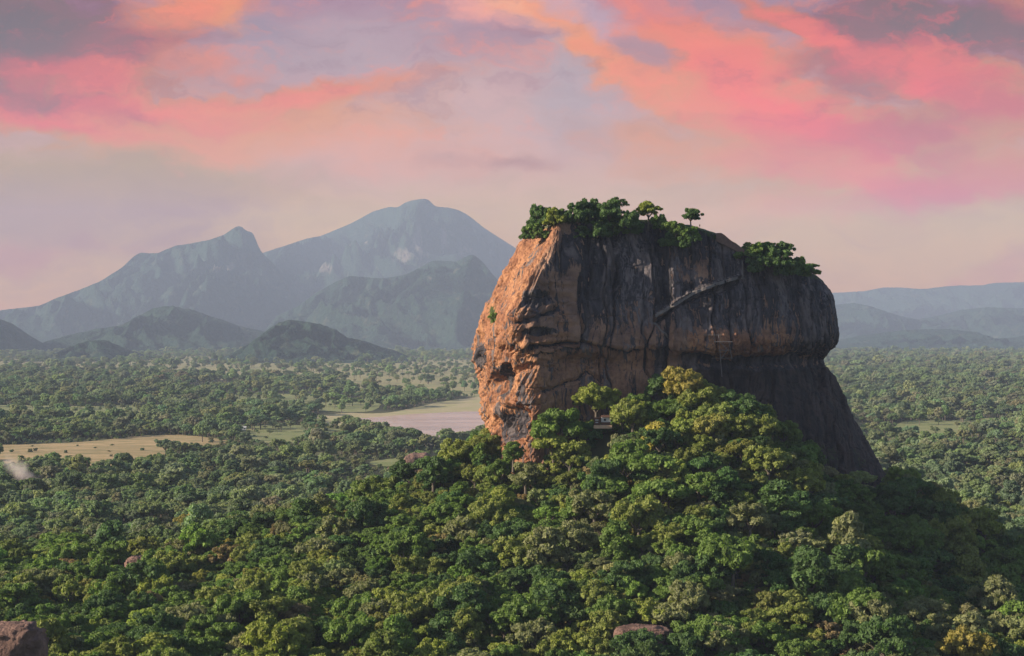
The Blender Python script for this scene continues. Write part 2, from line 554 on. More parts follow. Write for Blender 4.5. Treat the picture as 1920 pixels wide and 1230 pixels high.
# ------------------------------------------------------------------ the rock: lofted from its outline at twelve heights
ROWS = [
    (405, [(1036, 36), (1038, 18), (1042, -2), (1090, 2), (1190, 8), (1300, 14), (1400, 20), (1470, 36), (1515, 74)]),
    (450, [(988, 40), (1006, 15), (1034, -14), (1085, -8), (1190, 0), (1300, 6), (1410, 14), (1486, 33), (1527, 72)]),
    (500, [(953, 42), (976, 12), (1008, -23), (1080, -15), (1190, -6), (1310, 0), (1430, 9), (1505, 30), (1538, 69)]),
    (525, [(943, 41), (966, 10), (996, -26), (1078, -17), (1190, -8), (1315, -2), (1435, 7), (1515, 29), (1542, 67)]),
    (555, [(932, 40), (956, 8), (982, -28), (1076, -19), (1190, -10), (1320, -4), (1440, 5), (1532, 28), (1560, 66)]),
    (600, [(899, 45), (932, 8), (966, -31), (1076, -22), (1190, -13), (1325, -7), (1445, 3), (1542, 27), (1567, 64)]),
    (640, [(888, 45), (924, 5), (972, -32), (1078, -24), (1190, -16), (1325, -10), (1445, 1), (1542, 27), (1567, 64)]),
    (657, [(888, 45), (922, 4), (992, -30), (1080, -22), (1190, -15), (1325, -8), (1440, 5), (1526, 31), (1553, 65)]),
    (676, [(892, 44), (924, 3), (990, -28), (1080, -14), (1190, -8), (1325, 0), (1440, 10), (1506, 33), (1539, 68)]),
    (720, [(906, 42), (932, 2), (994, -28), (1080, -15), (1190, -8), (1325, -1), (1440, 6), (1528, 31), (1572, 68)]),
    (780, [(909, 40), (933, 0), (998, -28), (1080, -17), (1190, -11), (1325, -5), (1450, -1), (1555, 22), (1598, 68)]),
    (850, [(926, 38), (947, -2), (1002, -30), (1080, -24), (1190, -20), (1325, -14), (1470, -10), (1590, 16), (1636, 68)]),
    (960, [(938, 36), (954, -6), (1008, -36), (1080, -34), (1190, -32), (1325, -26), (1510, -22), (1650, 8), (1712, 68)]),
]
TOP = ([1030, 1040, 1060, 1100, 1150, 1200, 1240, 1290, 1320, 1345, 1380, 1400, 1440, 1480, 1510, 1530, 1545],
       [424, 417, 414, 414, 414, 414, 416, 423, 432, 442, 458, 474, 492, 502, 508, 516, 528])


def catmull(P, tt):
    """closed Catmull-Rom through P at parameters tt (in units of control points)"""
    n = len(P); i = np.floor(tt).astype(int); f = (tt - i)[:, None]
    p0, p1, p2, p3 = P[(i - 1) % n], P[i % n], P[(i + 1) % n], P[(i + 2) % n]
    return 0.5 * (2 * p1 + (p2 - p0) * f + (2 * p0 - 5 * p1 + 4 * p2 - p3) * f ** 2 + (3 * p1 - p0 - 3 * p2 + p3) * f ** 3)


def build_rock():
    ctrl = []
    for y, row in ROWS:
        L, R = row[0][0], row[-1][0]
        full = row + [(R - 50, 125), ((L + R) / 2 + 120, 165), ((L + R) / 2 - 100, 150), (L + 70, 100)]
        ctrl.append(np.array(full, float))
    ys = np.array([r[0] for r in ROWS], float)
    nc = len(ctrl[0])
    # dense in front, coarse behind
    tt = np.concatenate([np.linspace(0, 8, 720, endpoint=False), np.linspace(8, nc, 90, endpoint=False)])
    curves = np.array([catmull(c, tt) for c in ctrl])                   # rows x cols x (px, depth)

    def ev(yp):                                                         # yp per column (cols,) -> (cols, 2)
        i = np.clip(np.searchsorted(ys, yp, side='right') - 1, 0, len(ys) - 2)
        f = np.clip((yp - ys[i]) / (ys[i + 1] - ys[i]), 0, 1)
        c = np.arange(len(tt))
        g = lambda k: curves[np.clip(k, 0, len(ys) - 1), c]
        p0, p1, p2, p3 = g(i - 1), g(i), g(i + 1), g(i + 2)
        h = (ys[i + 1] - ys[i])
        m1 = (p2 - p0) / np.maximum(ys[np.clip(i + 1, 0, len(ys) - 1)] - ys[np.clip(i - 1, 0, len(ys) - 1)], 1)[:, None]
        m2 = (p3 - p1) / np.maximum(ys[np.clip(i + 2, 0, len(ys) - 1)] - ys[i], 1)[:, None]
        F_ = f[:, None]
        return ((2 * F_**3 - 3 * F_**2 + 1) * p1 + (F_**3 - 2 * F_**2 + F_) * h[:, None] * m1 + (-2 * F_**3 + 3 * F_**2) * p2 + (F_**3 - F_**2) * h[:, None] * m2)

    rim = np.full(len(tt), 440.0)
    for _ in range(12):
        q = ev(rim); rim = .5 * rim + .5 * np.maximum(np.interp(q[:, 0], *TOP), 406)
    NS = 470
    s = np.linspace(0, 1, NS) ** 1.0
    PX = np.zeros((NS, len(tt), 2)); YP = np.zeros((NS, len(tt)))
    for k in range(NS):
        YP[k] = rim + (958 - rim) * s[k]
        PX[k] = ev(YP[k])
    D = 900 + PX[..., 1]
    pts = np.stack([(PX[..., 0] - 960) / F * D, D, CAMZ - (YP - HY) / F * D], -1)
    # round the rim: the top cap closes towards the middle, following the summit profile
    c0 = pts[0]
    cen = np.array([(1270 - 960) / F * 950, 955.0])
    caps = []
    for w in np.linspace(0.03, 0.98, 26):
        xy = c0[:, :2] * (1 - w) + cen * w
        ppx = xy[:, 0] / xy[:, 1] * F + 960
        ty = np.interp(ppx, *TOP)
        z = CAMZ - (ty - HY) / F * 930
        z = c0[:, 2] * max(0, 1 - w * 6) + z * min(1, w * 6)
        caps.append(np.stack([xy[:, 0], xy[:, 1], z], -1))
    caps = np.array(caps[::-1])
    allp = np.concatenate([caps, pts], 0)
    ncap = len(caps)
    nr, ncol = allp.shape[:2]

    def normals(p):
        du = np.roll(p, -1, 1) - np.roll(p, 1, 1)
        dv = np.gradient(p, axis=0)
        n = np.cross(du, dv); n /= np.linalg.norm(n, axis=-1, keepdims=True) + 1e-9
        return n
    n = normals(allp)
    out = allp - np.array([cen[0], cen[1], allp[..., 2].mean()])
    if (n[ncap:, :700] * out[ncap:, :700]).sum() < 0: n = -n
    x, y, z = allp[..., 0], allp[..., 1], allp[..., 2]
    px = x / y * F + 960; py = HY - (z - CAMZ) / y * F
    side = np.zeros((nr, ncol)); side[ncap:] = smooth(0, 0.03, s)[:, None] * .9 + .1
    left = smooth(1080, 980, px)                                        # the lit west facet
    amp = side
    d = (1.1 + 1.7 * left) * fbm(x / 38, y / 38, z / 30, 3, 11)
    rg = fbm(x / 15, y / 15, z / 11, 5, 21, .55, True)
    d += (0.7 + .5 * left) * (rg - .1)
    d += (0.45 - .1 * left) * fbm(x / 3.6, y / 3.6, z / 3.0, 4, 31, .6, True)
    # flow lines running down the lit face beside the corner, and sharp fractures
    fl0 = fbm((px + .42 * (py - 420)) / 11, py / 90, None, 4, 83, .6, True)
    d += 2.4 * left * fl0
    fx = np.abs(vnoise(x / 11 + .5 * vnoise(x / 5, z / 5, y / 5, 91), z / 9, y / 9, 92))
    d -= 1.2 * (.6 + .4 * left) * smooth(.10, .0, fx)
    # water-worn vertical flutes on the dark face
    wob = 3.0 * vnoise(z / 26, x / 60, None, 5)
    fl = fbm((x + wob) / 7.0, z / 95, y / 60, 3, 41, .6)
    d += 1.4 * (1 - left) * fbm((x + wob) / 17.0, z / 140, y / 90, 2, 44) * smooth(1070, 1120, px)
    d += 2.0 * (1 - left) * fl * smooth(1060, 1110, px)
    # deep runnels where the water comes down, dark to the bottom
    grv = np.abs(vnoise((x + wob + 2.5 * vnoise(x / 4, z / 12, None, 47)) / 6.2, z / 150, y / 70, 45))
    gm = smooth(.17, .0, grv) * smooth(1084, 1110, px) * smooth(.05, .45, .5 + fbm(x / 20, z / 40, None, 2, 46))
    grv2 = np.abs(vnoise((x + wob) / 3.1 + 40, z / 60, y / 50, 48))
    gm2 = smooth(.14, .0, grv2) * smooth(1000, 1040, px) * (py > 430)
    d -= 3.0 * gm + 1.0 * gm2
    stp = np.mod(z + 5 * vnoise(x / 30, y / 30, None, 49), 13.0) / 13.0
    d += .8 * (stp - .5) * smooth(1000, 1030, px) * smooth(600, 660, py)
    # bedding ledges on the shaded brown corner
    bed = smooth(975, 1000, px) * smooth(1100, 1070, px) * smooth(500, 530, py) * smooth(640, 615, py)
    d += .55 * bed * np.sin((z + 2.5 * vnoise(x / 9, z / 7, None, 9)) * 2 * np.pi / 6.2)

    crack = np.zeros_like(px)  # groove mask: paints crack shade together with water stain

    def line(cx, cy, width, depth):                                     # groove along a polyline in the wall
        nonlocal d, crack
        yy = np.interp(px, cx, cy) + 3.5 * vnoise(px / 19, py * 0 + 3, None, 77) + 1.6 * vnoise(px / 6, py * 0, None, 78)
        m = smooth(cx[0] - 12, cx[0] + 8, px) * smooth(cx[-1] + 12, cx[-1] - 8, px)
        e_ = m * np.exp(-((py - yy) / width) ** 2)
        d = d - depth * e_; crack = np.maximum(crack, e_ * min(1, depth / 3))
    line([985, 1030, 1090, 1150, 1200, 1260], [655, 650, 646, 660, 664, 664], 5.0, 6.5)
    line([1000, 1060, 1110, 1150], [668, 662, 652, 656], 3.5, 2.5)
    line([1010, 1060, 1100, 1130], [738, 722, 700, 712], 4, 2.0)
    line([1228, 1290, 1345, 1392], [604, 562, 542, 526], 5, 3.4)        # below the stair ledge
    line([1280, 1400, 1500], [676, 684, 672], 10, 4.0)                  # cave band under the lip
    line([965, 1000, 1045], [605, 598, 582], 5, 2.8)
    yy = np.interp(px, [1228, 1290, 1345, 1392], [594, 552, 532, 516])
    d += 2.2 * smooth(1222, 1236, px) * smooth(1396, 1386, px) * np.exp(-((py - yy) / 5) ** 2)

    def pit(cx, cy, rx, ry, dep, rot=0.0):
        nonlocal d
        ca, sa = math.cos(math.radians(rot)), math.sin(math.radians(rot))
        a = ((px - cx) * ca + (py - cy) * sa) / rx; b_ = (-(px - cx) * sa + (py - cy) * ca) / ry
        r = np.sqrt(a * a + b_ * b_) + .25 * vnoise(px / 14, py / 14, None, int(cx))
        d = d - dep * smooth(1.15, .55, r) * (np.arange(ncol) < 720)
    pit(943, 712, 18, 34, 7.5, 25)
    pit(960, 798, 36, 40, 8.0, 10)
    pit(1010, 565, 34, 22, 2.5, -15)
    pit(905, 655, 10, 30, 3.0, 0)
    pit(940, 500, 8, 40, 2.5, 12)
    pit(985, 690, 20, 9, 3.0, -20)
    pit(1002, 628, 34, 14, 2.8, -10)
    # the deep joint between lit corner and dark face, and smaller cracks
    for cx, y0, y1, w_, dp in ((1090, 520, 650, 4, 3.5), (1208, 560, 700, 3.5, 2.4), (1150, 420, 560, 6, 1.8), (1062, 418, 520, 10, 1.8)):
        xx = cx + 5 * vnoise(py / 28, py * 0, None, int(cx))
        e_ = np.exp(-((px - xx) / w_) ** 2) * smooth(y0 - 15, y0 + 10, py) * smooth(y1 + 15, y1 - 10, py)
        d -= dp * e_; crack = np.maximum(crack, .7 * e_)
    back = np.ones(ncol); back[720:] = .5
    p = allp + n * (d * amp * back)[..., None]
    # tops get a little relief as well
    p[:ncap, :, 2] += .8 * fbm(x[:ncap] / 9, y[:ncap] / 9, None, 3, 51)

    # wear plus painted light: black water stains and shade, warm bare stone and sunlit side, grey lichen, moss
    front = (np.arange(ncol) < 720)[None, :] * np.ones((nr, 1))
    nn = fbm(x / 14, y / 14, z / 20, 4, 61)
    xr0 = np.interp(py, [418, 450, 500, 560, 600, 640, 660, 700, 760, 850], [1046, 1036, 1006, 980, 968, 980, 1002, 1010, 1008, 1002])
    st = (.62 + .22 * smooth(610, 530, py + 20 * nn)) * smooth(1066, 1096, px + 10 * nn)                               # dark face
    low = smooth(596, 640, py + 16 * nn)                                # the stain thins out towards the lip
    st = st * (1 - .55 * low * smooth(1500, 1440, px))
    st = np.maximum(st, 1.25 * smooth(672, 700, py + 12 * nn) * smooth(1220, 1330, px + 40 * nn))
    st = np.maximum(st, .72 * smooth(1480, 1520, px) * smooth(1, 0, 0 * px))
    st = st * (1 - .6 * smooth(1245, 1290, px) * smooth(1345, 1320, px) * smooth(455, 470, py) * smooth(540, 515, py))
    lb = smooth(660, 676, py) * smooth(1245, 1215, px)                  # brown band below the long crack
    st = st * (1 - lb) + .40 * lb
    st = np.maximum(st, .72 * smooth(8, 24, px - xr0 + 10 * nn) * smooth(560, 470, py))  # shade of the corner's unlit side, painted right of the ridge
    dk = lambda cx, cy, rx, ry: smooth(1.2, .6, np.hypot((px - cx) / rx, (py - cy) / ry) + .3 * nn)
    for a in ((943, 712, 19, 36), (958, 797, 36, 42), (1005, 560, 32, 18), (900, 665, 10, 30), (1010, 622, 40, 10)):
        st = np.maximum(st, .74 * dk(*a))  # paints the shade inside the hollows
    st = np.maximum(st, .27 * smooth(.0, -.35, nn) + .20 * left)
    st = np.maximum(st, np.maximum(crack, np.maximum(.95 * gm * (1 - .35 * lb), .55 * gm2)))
    st = st * front + .5 * (1 - front)
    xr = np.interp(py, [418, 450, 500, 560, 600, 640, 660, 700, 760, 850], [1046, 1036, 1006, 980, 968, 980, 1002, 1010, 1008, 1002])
    warm = smooth(14, -8, px - xr + 9 * nn)  # sunlit facet's warmth painted into the colour as far as the ridge
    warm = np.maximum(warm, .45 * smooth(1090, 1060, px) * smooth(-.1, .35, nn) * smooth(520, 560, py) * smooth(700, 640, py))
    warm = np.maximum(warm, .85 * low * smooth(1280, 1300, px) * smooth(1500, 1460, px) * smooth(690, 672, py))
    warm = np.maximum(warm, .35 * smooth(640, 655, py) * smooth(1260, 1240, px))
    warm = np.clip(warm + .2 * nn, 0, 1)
    gr0 = smooth(.30, .55, grv) * smooth(1084, 1110, px) * smooth(650, 600, py)
    gr = .30 * gr0 + .30 * smooth(1085, 1110, px) * smooth(640, 600, py) + .12 * smooth(.1, .5, nn)
    gr = np.maximum(gr, .62 * smooth(1215, 1240, px) * smooth(1400, 1380, px) * np.exp(-((py - yy + 4) / 9) ** 2))
    ms = np.zeros_like(px)
    ms[:ncap] = .75
    ms = np.maximum(ms, smooth(.03, 0.0, np.concatenate([np.zeros(ncap), s])[:, None] * np.ones((1, ncol))) * .7)
    ms = np.maximum(ms, .8 * np.clip(1 - np.hypot((px - 928) / 16, (py - 592) / 34), 0, 1) * 1.3)
    ms = np.maximum(ms, .62 * smooth(1400, 1440, px) * smooth(505, 492, py - (px - 1440) * .3))
    ms = np.maximum(ms, .5 * smooth(760, 820, py) * smooth(1400, 1480, px) * smooth(.0, .4, nn))
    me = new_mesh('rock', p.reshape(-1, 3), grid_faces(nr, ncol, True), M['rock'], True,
                  {'stain_shade': st.ravel(), 'warm': warm.ravel(), 'grey': gr.ravel(), 'moss': ms.ravel()})
    bm = bmesh.new(); bm.from_mesh(me); bmesh.ops.recalc_face_normals(bm, faces=bm.faces[:]); bm.to_mesh(me); bm.free()
    o = obj('rock', me)
    tag(o, 'massive flat-topped rock with black-streaked cliffs and an orange sunlit left side', 'rock')
    foot = p[ncap + int(NS * .82)][:, :2]
    return o, me, foot


rock, rock_me, FOOT = build_rock()
ROCK_BVH = BVHTree.FromPolygons([v.co.copy() for v in rock_me.vertices], [tuple(p.vertices) for p in rock_me.polygons])


def on_rock(px, py):
    dirn = Vector(((px - 960) / F, 1.0, -(py - HY) / F)).normalized()
    h = ROCK_BVH.ray_cast(Vector((0, 0, CAMZ)), dirn)
    return (h[0], h[1]) if h[0] is not None else (None, None)


def rock_top(x, y):
    h = ROCK_BVH.ray_cast(Vector((x, y, 600)), Vector((0, 0, -1)))
    return h[0].z if h[0] is not None else None


def in_poly(x, y, poly):
    x = np.asarray(x); y = np.asarray(y); ins = np.zeros(x.shape, bool)
    n = len(poly)
    for i in range(n):
        x1, y1 = poly[i]; x2, y2 = poly[(i + 1) % n]
        if y1 == y2: continue
        c = ((y1 > y) != (y2 > y)) & (x < (x2 - x1) * (y - y1) / (y2 - y1) + x1)
        ins ^= c
    return ins


# ------------------------------------------------------------------ ground
def height(x, y):
    x = np.asarray(x, float); y = np.asarray(y, float)
    cx, cy, a, b = 95.0, 935.0, 112.0, 72.0
    dx, dy = x - cx, y - cy
    r = np.hypot(dx, dy) + 1e-6; e = np.hypot(dx / a, dy / b)
    dist = (e - 1) * r / np.maximum(e, .05)
    H0 = np.interp(x, [-60, -20, 11, 38, 70, 92, 112, 128, 143, 160, 190, 230], [80, 80, 83, 96, 104, 108, 107, 99, 84, 65, 58, 58])
    H0 = H0 * smooth(1120, 900, y) + 58 * (1 - smooth(1120, 900, y))
    wl = smooth(0, -1, dx / r); wr = smooth(0.2, 1, dx / r)
    k = np.maximum(dist, 0)
    front = .55 * .5 * (1 + np.cos(np.pi * np.clip(k / 290, 0, 1))) + .45 * np.exp(-k / 110)
    left = np.exp(-k / 125.0)
    right = .5 * (1 + np.cos(np.pi * np.clip(k / 105, 0, 1))) * .9 + .1 * np.exp(-k / 100)
    g = front * (1 - wl - wr) + left * wl + right * wr
    g = np.where(1 - wl - wr < 0, left * wl + right * wr, g)
    h = H0 * g
    h += 17 * np.exp(-((x + 205) ** 2 + (y - 610) ** 2) / (2 * 55 ** 2))
    near = smooth(1700, 700, y)
    h += near * 3.5 * fbm(x / 60, y / 60, None, 3, 71)
    # the spur the camera stands on falls away steeply in front of it
    rc = np.hypot(x, y)
    h = np.maximum(h, 142 * smooth(150, 6, rc))
    return h


def build_ground():
    ang = np.concatenate([np.linspace(-180, -26, 40, endpoint=False), np.linspace(-26, 26, 300), np.linspace(26, 180, 40, endpoint=False)[1:]])
    ang = np.radians(ang)
    rad = np.concatenate([[0.5, 30, 80, 150, 230, 320, 420], np.linspace(500, 1150, 190), np.geomspace(1160, 45000, 190)])
    A, R = np.meshgrid(ang, rad)
    x, y = R * np.sin(A), R * np.cos(A)
    z = height(x, y)
    c = np.zeros((*x.shape, 3)); c[:] = (.022, .030, .014)
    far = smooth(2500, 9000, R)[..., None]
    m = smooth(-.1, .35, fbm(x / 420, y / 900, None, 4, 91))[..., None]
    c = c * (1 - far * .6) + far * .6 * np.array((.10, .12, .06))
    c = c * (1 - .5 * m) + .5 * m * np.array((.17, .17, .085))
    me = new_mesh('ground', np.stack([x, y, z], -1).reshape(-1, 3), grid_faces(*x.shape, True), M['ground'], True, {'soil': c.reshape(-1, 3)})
    o = obj('ground', me); tag(o, 'forested plain and hill slope reaching to the far mountains', 'ground', kind='structure')
    return o


build_ground()

FIELDS = []


def patch(name, pix, z, m, label, cat, noise_amt=.06, n=220, holes=True):
    """an irregular flat sheet on the plain; outline given by the photo points it passes through"""
    P = np.array([plain_at(*q) for q in pix])
    k = len(P)
    seg = np.linspace(0, k, n, endpoint=False)
    C = catmull(P, seg)
    cen = C.mean(0)
    size = np.ptp(C, axis=0)
    C[:, 0] += size[0] * noise_amt * fbm(seg * 1.7, seg * 0, None, 4, int(pix[0][0]) + 5)
    C[:, 1] += size[1] * noise_amt * fbm(seg * 1.7, seg * 0 + 7, None, 4, int(pix[0][1]) + 9)
    verts = [(cx, cy, z) for cx, cy in C]
    from mathutils.geometry import tessellate_polygon
    tris = tessellate_polygon([[Vector(v) for v in verts]])
    me = new_mesh(name, verts, [tuple(t_) for t_ in tris], m)
    bm = bmesh.new(); bm.from_mesh(me)
    bmesh.ops.recalc_face_normals(bm, faces=bm.faces[:])
    if sum(f.normal.z for f in bm.faces) < 0: bmesh.ops.reverse_faces(bm, faces=bm.faces[:])
    bm.to_mesh(me); bm.free()
    o = obj(name, me); tag(o, label, cat, kind='structure')
    FIELDS.append(C)
    return o


patch('field', [(-60, 838), (60, 833), (150, 829), (260, 818), (330, 816), (425, 826), (400, 834), (330, 842), (300, 868), (200, 890), (90, 880), (-60, 892)], .35, M['dry'],
      'wide dry tan field crossing the plain at the left edge', 'field', .02)
patch('field', [(-60, 690), (40, 672), (160, 668), (300, 667), (430, 668), (560, 673), (700, 670), (860, 674), (930, 682), (920, 720), (830, 738), (700, 730), (560, 708), (430, 716), (300, 700), (150, 690)], .30, M['pale'],
      'far pale grassland dotted with trees below the mountains', 'field', .03)
patch('field', [(-40, 762), (60, 760), (170, 762), (300, 760), (290, 786), (120, 790), (-40, 790)], .35, M['green'],
      'narrow green field strip among the left trees', 'field', .04)
patch('field', [(1690, 792), (1730, 787), (1780, 790), (1850, 784), (1910, 788), (1870, 812), (1760, 816), (1690, 816)], .35, M['green'],
      'thin yellow-green clearing in the woods right of the rock', 'field', .04)
patch('field', [(420, 742), (520, 738), (600, 742), (700, 752), (690, 772), (560, 770), (440, 766)], .32, M['green'],
      'small grassy clearing in the woods left of the lake', 'field', .05)
patch('field', [(640, 716), (760, 722), (880, 728), (930, 732), (925, 744), (830, 742), (700, 736)], .33, M['pale'],
      'pale grass clearing above the far shore of the lake', 'field', .05)
patch('field', [(430, 800), (520, 796), (600, 800), (640, 808), (580, 828), (470, 828)], .34, M['green'],
      'green grass strip running from the tan field to the lake', 'field', .05)
patch('field', [(690, 868), (760, 858), (840, 856), (830, 868), (750, 876)], .34, M['green'],
      'small green clearing below the lake beside the outcrop', 'field', .05)
patch('mud_flat', [(570, 782), (640, 776), (740, 772), (840, 752), (960, 742), (960, 794), (930, 814), (870, 830), (780, 832), (710, 812), (640, 800), (590, 794)], .45, M['mud'],
      'pale muddy shore around the lake left of the rock', 'shore', .02)
patch('lake', [(665, 787), (740, 780), (835, 773), (905, 772), (950, 778), (950, 790), (925, 806), (880, 822), (810, 823), (752, 812), (735, 802), (705, 795)], .62, M['water'],
      'shallow pink lake beside the left foot of the rock', 'lake', .025)

# ------------------------------------------------------------------ mountains and hills
def ridge_mesh(name, prof, D, depth, label, cat, m, amp=1.0, bare=None, back=0.6, step=4, trees=0.0):
    px = np.arange(prof[0][0], prof[-1][0] + step, step, dtype=float)
    xs, ysx = zip(*prof)
    py = np.interp(px, xs, ysx)
    ker = np.array([1, 2, 1.]) / 4; py = np.convolve(np.pad(py, 1, 'edge'), ker, 'valid')
    H = CAMZ + (HY - py) / F * D
    H = np.maximum(H, 0)
    v = np.concatenate([np.linspace(-1, 0, 110), np.linspace(0, back, 30)[1:]])
    X = (px - 960) / F * D
    XX, V = np.meshgrid(X, v)
    HH = np.meshgrid(H, v)[0]
    Y = D + V * depth
    rid = fbm(XX / (depth * .13) + 1.6 * vnoise(XX / depth * 3, Y / depth * 3, None, 3), Y / (depth * .45), None, 6, int(D) % 97, .6, True)
    fall = np.clip(1 - np.abs(V) / np.where(V < 0, 1.0, back), 0, 1)
    shape = fall ** 1.15
    Z = HH * shape
    Z = Z + amp * HH * .5 * (rid - .25) * smooth(0, .15, np.abs(V)) * smooth(0, .3, fall)
    if trees:
        Z = Z + trees * (.6 + .4 * smooth(0, .2, fall)) * np.maximum(fbm(XX / 26, Y / 40, None, 2, 13), -.4)
    jag = (2.2 if trees else .8) * fbm(px / 5.0, px * 0 + D / 100, None, 3, 19)
    PPX = XX / Y * F + 960
    lim = np.interp(PPX, px, py - jag)
    Z = np.minimum(Z, CAMZ + (HY - lim) / F * Y)
    Z = Z - 12 * (1 - smooth(0, .06, fall))
    at_ = {}
    if bare is not None:
        ppx = XX / D * F + 960; ppy = HY - (Z - CAMZ) / Y * F
        B = np.zeros_like(Z)
        for cx, cy, rx, ry in bare:
            B = np.maximum(B, np.clip(1.15 - np.hypot((ppx - cx) / rx, (ppy - cy) / ry), 0, 1))
        at_['bare'] = B.ravel()
    me = new_mesh(name, np.stack([XX, Y, Z], -1).reshape(-1, 3), grid_faces(*Z.shape), m, True, at_)
    o = obj(name, me); tag(o, label, cat, kind='structure')
    return o


ridge_mesh('mountain', [(250, 600), (350, 560), (430, 505), (495, 473), (540, 459), (575, 447), (600, 443), (660, 418), (700, 396), (728, 388), (745, 389), (758, 381), (770, 376), (785, 373), (800, 373), (808, 378), (815, 387), (830, 388), (850, 391), (865, 396), (880, 405), (905, 425), (940, 448), (975, 470), (1050, 510), (1150, 560), (1260, 610), (1400, 640)],
           25000, 5200, 'tallest hazy blue mountain with pale bare streaks left of the rock', 'mountain', M['mountain'],
           bare=[(800, 455, 16, 40), (845, 450, 12, 30), (785, 480, 40, 18), (640, 500, 30, 14), (705, 455, 10, 10), (880, 470, 14, 20)])
ridge_mesh('mountain', [(-220, 640), (-100, 600), (0, 582), (40, 577), (75, 573), (100, 561), (150, 543), (190, 526), (230, 501), (250, 481), (262, 473), (275, 475), (295, 475), (330, 460), (360, 456), (395, 449), (420, 440), (440, 426), (449, 423), (457, 427), (462, 434), (470, 433), (478, 442), (484, 462), (492, 474), (510, 492), (560, 540), (620, 580), (720, 630)],
           21000, 4800, 'long hazy mountain ending in a sharp tooth peak at left', 'mountain', M['mountain'], bare=[(470, 500, 10, 20)])
ridge_mesh('mountain', [(480, 640), (520, 592), (560, 573), (590, 551), (630, 528), (655, 517), (690, 520), (720, 522), (760, 515), (790, 500), (812, 488), (840, 489), (855, 491), (875, 480), (888, 477), (900, 486), (925, 515), (960, 560), (1000, 590), (1060, 640)],
           16500, 3400, 'blue double-humped mountain in front of the tallest peak', 'mountain', M['mountain'], bare=[(820, 520, 8, 5)])
ridge_mesh('hill', [(700, 660), (760, 650), (820, 622), (862, 600), (900, 574), (935, 548), (985, 515), (1060, 500), (1160, 560), (1300, 640)],
           19500, 3000, 'pale hazy slope descending behind the left edge of the rock', 'hill', M['mountain'])
ridge_mesh('hill', [(20, 668), (70, 645), (130, 628), (180, 617), (230, 609), (260, 592), (288, 578), (313, 573), (335, 576), (362, 580), (392, 592), (420, 600), (450, 611), (500, 622), (560, 645), (610, 668)],
           12500, 2000, 'rounded wooded hill below the sharp tooth peak', 'hill', M['hill'], trees=9)
ridge_mesh('hill', [(415, 672), (440, 660), (470, 642), (495, 624), (520, 606), (545, 598), (570, 602), (600, 607), (630, 618), (650, 632), (685, 640), (715, 650), (745, 658), (775, 672)],
           8700, 900, 'dark blue-green wooded hill standing nearest on the far plain', 'hill', M['hill'], trees=8)
ridge_mesh('hill', [(80, 671), (110, 658), (135, 648), (165, 638), (200, 637), (222, 648), (255, 660), (285, 671)],
           8900, 700, 'small dark wooded knoll at the far edge of the pale grassland', 'hill', M['hill'], trees=6)
ridge_mesh('hill', [(-220, 640), (-120, 596), (-50, 590), (0, 598), (22, 606), (60, 632), (110, 660)],
           11000, 1500, 'low hazy hill cut off by the left edge', 'hill', M['hill'])
ridge_mesh('mountain', [(1240, 640), (1380, 580), (1480, 556), (1560, 549), (1620, 546), (1655, 539), (1690, 539), (1730, 542), (1770, 537), (1800, 535), (1840, 535), (1865, 530), (1920, 529), (2000, 526), (2100, 540), (2250, 600)],
           28000, 3600, 'farthest faint mountain ridge right of the rock', 'mountain', M['mountain'])
ridge_mesh('hill', [(1400, 640), (1500, 585), (1560, 572), (1600, 568), (1630, 573), (1680, 590), (1720, 599), (1760, 592), (1800, 581), (1850, 576), (1920, 578), (2000, 570), (2150, 620)],
           21000, 2800, 'hazy rolling hill ridge right of the rock below the farthest ridge', 'hill', M['hill'])
ridge_mesh('hill', [(1480, 660), (1560, 640), (1620, 628), (1700, 618), (1770, 616), (1830, 622), (1870, 636), (1920, 630), (2000, 618), (2150, 660)],
           15500, 2000, 'lowest blue hill ridge at the edge of the right woods', 'hill', M['hill'], trees=8)

